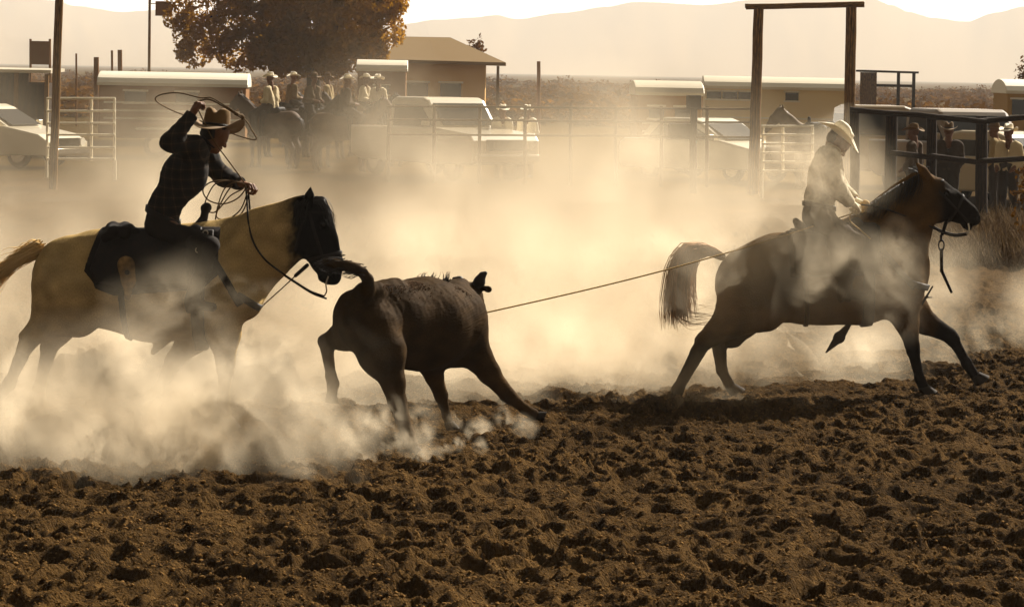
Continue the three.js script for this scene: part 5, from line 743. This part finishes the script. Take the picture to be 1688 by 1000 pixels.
waiting(598, 78, -0.4, '#3c2a17', 'dark horse in the second row near the trailer', 'waiting rider in pale shirt in the second row right', feltPale, '#d2c3a2');
// people on foot by the fences
const ST2 = (() => { const t = [limb(V3(0, 0.98, 0.08), V3(0, 1.4, 0.13), 0.12, 0.085), limb(V3(0, 0.98, -0.08), V3(0, 1.4, -0.13), 0.12, 0.085)], a = [], l = [];
  for (const s of [1, -1]) { a.push(limb(V3(0, 1.4, s * 0.19), V3(-0.02, 1.12, s * 0.24), 0.06, 0.048), limb(V3(-0.02, 1.12, s * 0.24), V3(0.16, 0.98, s * 0.16), 0.046, 0.036)); l.push(limb(V3(0, 0.95, s * 0.09), V3(0.02, 0.5, s * 0.11), 0.1, 0.07), limb(V3(0.02, 0.5, s * 0.11), V3(-0.01, 0.1, s * 0.11), 0.066, 0.048)); }
  const hp = headPrims(V3(0.03, 1.64, 0), V3(1, -0.1, 0), V3(0, 1, 0));
  return { body: fieldMesh([...inflate(t, -0.02), ...a, ...inflate(l, -0.015), ...hp.p, limb(V3(0.01, 1.55, 0), V3(0, 1.4, 0), 0.06, 0.07), ...[1, -1].flatMap((s) => [limb(V3(0.16, 0.98, s * 0.16), V3(0.22, 0.94, s * 0.14), 0.036, 0.03), limb(V3(-0.01, 0.06, s * 0.11), V3(0.16, 0.04, s * 0.13), 0.04, 0.035)])], 0.012), shirt: fieldMesh(inflate([...t, ...a], 0.014), 0.014, { disp: folds(0.01), region: (x, y, z) => Math.max(0.93 - y, x - 0.13) }), jeans: fieldMesh(inflate([...l, ...t.map((p) => ({ ...p, b: p.a.clone().lerp(p.b, 0.15), rb: p.ra }))], 0.013), 0.014, { disp: folds(0.008) }), boot: [1, -1].map((s) => fieldMesh([limb(V3(-0.01, 0.2, s * 0.11), V3(-0.01, 0.07, s * 0.11), 0.06, 0.055), limb(V3(-0.01, 0.06, s * 0.11), V3(0.18, 0.04, s * 0.13), 0.05, 0.04)], 0.014)) }; })();
function bystander(px, D, turn, label, shirtHex, hatM) {
  const r = base('person', gnd(px, D), turn); tag(r, label, 'person'); part('body', ST2.body, skinMat, r); part('shirt', ST2.shirt, mat(shirtHex, 0.95), r); part('jeans', ST2.jeans, mat('#33271a', 0.95), r); ST2.boot.forEach((b) => part('boot', b, M.leather, r));
  const ht = new THREE.Group(); ht.name = 'hat'; ht.position.set(0.03, 1.7, 0); r.add(ht); part('hat_felt', WH.hat, hatM, ht); part('hat_band', WH.band, M.leather, ht);
}
bystander(1506, 49, 2.6, 'person in dark shirt standing behind the log fence left of the parked pickup', '#4c3a24', feltDark);
bystander(1662, 50, -2.2, 'person in pale shirt standing behind the log fence beside the white rounded car', '#cbb88f', feltPale);
bystander(826, 65.5, -1.2, 'person in pale shirt and hat standing at the front of the pale pickup', '#e0d4b8', feltPale);
bystander(868, 67, -2.0, 'person in white shirt standing alone behind the rail fence right of the pickup', '#e8dec6', feltPale);
bystander(1562, 48.5, 1.4, 'person in dark shirt between the two right log fence posts, in front of the pickup', '#3f3020', feltDark);
bystander(1640, 53, 2.8, 'person in tan shirt just right of the thick log fence post', '#9a8256', feltDark);

// ------------------------------------------------------------------ the dust: thousands of soft thin wisps hanging in the air through the depth of each cloud
{
  const wisp = (s0) => { // a crumpled shred of dust, thinning out to nothing at its rim; its radius is about 1
    const P = [0, 0, 0], A = [1], I = [], RI = 8, SG = 16;
    for (let r = 1; r <= RI; r++) for (let k = 0; k < SG; k++) { const a = k / SG * 6.28319 + r * 0.2, ca = Math.cos(a), sa = Math.sin(a), t = r / RI, R = t * (1 + 0.3 * n3(ca * 1.3 + s0, sa * 1.3, t)); const x = R * ca, y = R * sa; P.push(x, y, 0.3 * n3(x * 1.3 + s0, y * 1.3, s0) + 0.05 * n3(x * 4, y * 4 + s0, 3)); A.push(Math.pow(1 - t * t, 1.5) * clamp(0.9 + 0.35 * n3(x * 2.2, y * 2.2 + s0, 7), 0.1, 1.25)); }
    for (let k = 0; k < SG; k++) I.push(0, 1 + k, 1 + (k + 1) % SG);
    for (let r = 0; r < RI - 1; r++) for (let k = 0; k < SG; k++) { const a = 1 + r * SG + k, b = 1 + r * SG + (k + 1) % SG; I.push(a, a + SG, b, b, a + SG, b + SG); }
    const g = new THREE.BufferGeometry(); g.setAttribute('position', new THREE.Float32BufferAttribute(P, 3)); g.setIndex(I); g.computeVertexNormals();
    const C = new Float32Array(A.length * 4); A.forEach((a, i) => C.set([1, 1, 1, clamp(a)], i * 4)); g.setAttribute('color', new THREE.BufferAttribute(C, 4));
    let sum = 0; const v = (i) => V3(P[i * 3], P[i * 3 + 1], P[i * 3 + 2]);
    for (let i = 0; i < I.length; i += 3) sum += V3().crossVectors(v(I[i + 1]).sub(v(I[i])), v(I[i + 2]).sub(v(I[i]))).length() / 2 * (A[I[i]] + A[I[i + 1]] + A[I[i + 2]]) / 3;
    g.userData.cover = sum / 2; return g;
  };
  const quasi = (i, k) => { const u = 0.04 + 0.92 * ((0.37 + i * [0.8191725134, 0.6710436067, 0.5497004779][k]) % 1); return 0.62 * Math.log(u / (1 - u)); }; // evenly strewn, denser in the middle
  const OPACITY = 0.22;
  const dustOf = (r, g, b, opacity = OPACITY) => new THREE.MeshPhysicalMaterial({ color: new THREE.Color().setRGB(r, g, b), vertexColors: true, roughness: 1, specularIntensity: 0, transmission: 0.85, thickness: 0, transparent: true, opacity, side: THREE.DoubleSide });
  const kinds = [1.3, 4.9, 8.2, 12.7].map(wisp), cover = kinds.reduce((s, g) => s + 1.5 * g.userData.cover, 0) / kinds.length;
  // each puff: [px, py, distance, spread across, up and along in metres, optical depth through its middle, size of its wisps]
  const cloud = (label, dustMat, puffs) => {
    const root = base('dust_cloud', null); tag(root, label, 'dust', null, 'stuff');
    const mats = kinds.map(() => []);
    for (const [px, py, D, sx, sy, sz, od, size = 1.9] of puffs) {
      const c = at(px, py, D), s = Math.sqrt(sx * sy) * size, n = Math.round(od * 6.28 * sx * sy / (cover * dustMat.opacity * s * s * 0.92));
      for (let i = 0; i < n; i++) {
        const w = s * rr(0.55, 1.35), p = V3(c.x + quasi(i, 0) * sx, c.y + quasi(i, 1) * sy, c.z + quasi(i, 2) * sz), q = new THREE.Quaternion().setFromUnitVectors(V3(0, 0, 1), V3(gauss(), gauss(), gauss()).multiplyScalar(0.28).add(V3(0.35, 0.1, 0.9)).normalize()).multiply(new THREE.Quaternion().setFromAxisAngle(V3(0, 0, 1), rr(0, 6.28)));
        if (p.y < 0.02) p.y = 0.02 + rnd() * 0.1;
        mats[i % 4].push(new THREE.Matrix4().compose(p, q, V3(w, w, w)));
      }
    }
    mats.forEach((list, k) => { const o = new THREE.InstancedMesh(kinds[k], dustMat, list.length); list.forEach((mm, i) => o.setMatrixAt(i, mm)); o.name = 'dust_wisps'; o.castShadow = o.receiveShadow = true; tag(o, null, null, null, 'stuff'); root.add(o); });
  };
  const DUST = [0.76, 0.645, 0.47], cream = dustOf(...DUST), tan = cream, soil = cream, soft = dustOf(...DUST, 0.18), thin = dustOf(...DUST, 0.08); // the same dust, thinner or thicker
  cloud('thick pale dust rolling low before the legs of the left horse', soft, [
    [170, 690, 17.5, 1.0, 0.2, 0.3, 1.3, 1.1], [60, 680, 17.8, 0.5, 0.2, 0.2, 0.25, 1.1], [330, 670, 17.8, 0.5, 0.22, 0.25, 0.45, 1.1], [290, 600, 18.6, 0.6, 0.16, 0.12, 0.3, 1],
  ]);
  cloud('bright dust under and beyond the left horse', cream, [[430, 600, 20.9, 0.7, 0.4, 0.3, 0.7], [90, 560, 22.5, 1.1, 0.5, 0.5, 0.7], [250, 620, 21.3, 1.0, 0.3, 0.3, 0.8]]);
  cloud('thin brown dust hanging over the flank of the left horse', thin, [
    [60, 745, 17.6, 0.7, 0.08, 0.3, 0.25, 1.2], [280, 750, 17.6, 0.7, 0.08, 0.3, 0.25, 1.2], [310, 510, 18.8, 0.45, 0.2, 0.15, 0.22, 1],
  ]);
  cloud('bright dust bank hanging behind the steer', cream, [
    [480, 520, 22, 0.9, 0.5, 0.4, 0.5], [760, 500, 23, 1.3, 0.65, 0.5, 0.8], [980, 520, 23.5, 1.0, 0.55, 0.5, 0.7], [780, 380, 26, 1.6, 0.5, 0.5, 0.6], [950, 610, 22, 1.0, 0.2, 0.4, 0.8],
  ]);
  cloud('thin dust curling up round the hooves of the steer', soft, [
    [560, 700, 18.2, 0.4, 0.1, 0.2, 0.35, 0.8], [680, 735, 18.1, 0.35, 0.05, 0.15, 0.2, 0.8], [760, 705, 19.5, 0.35, 0.07, 0.2, 0.25, 0.8],
  ]);
  cloud('thin dust streaming back from the right horse', thin, [
    [1300, 450, 21.5, 0.55, 0.26, 0.15, 0.5, 1], [1190, 625, 21.4, 0.45, 0.14, 0.2, 0.35, 0.7], [1355, 285, 21.7, 0.25, 0.24, 0.1, 0.42, 1], [1430, 440, 21.7, 0.4, 0.25, 0.1, 0.12, 1],
  ]);
  cloud('warm dust lying behind the legs of the right horse', soft, [[1130, 490, 23.6, 0.8, 0.5, 0.4, 0.6], [1320, 600, 23.3, 0.9, 0.2, 0.4, 0.5], [1600, 490, 27, 1.3, 0.24, 0.8, 0.42, 1.2], [1480, 570, 24.6, 0.9, 0.12, 0.5, 0.3, 1.2]]);
  cloud('wide veil of dust drifting between the riders and the fence', soil, [
    [100, 350, 36, 2.6, 0.42, 1.2, 0.3], [450, 340, 36, 2.6, 0.45, 1.2, 0.45], [800, 330, 38, 2.8, 0.48, 1.2, 0.55], [1150, 335, 37, 2.6, 0.48, 1.2, 0.55], [350, 320, 52, 5, 0.3, 1.6, 0.15], [800, 280, 52, 3, 0.48, 1.6, 0.42], [1130, 280, 52, 3.5, 0.48, 1.6, 0.45],
  ]);
}

renderer.render(scene, camera);
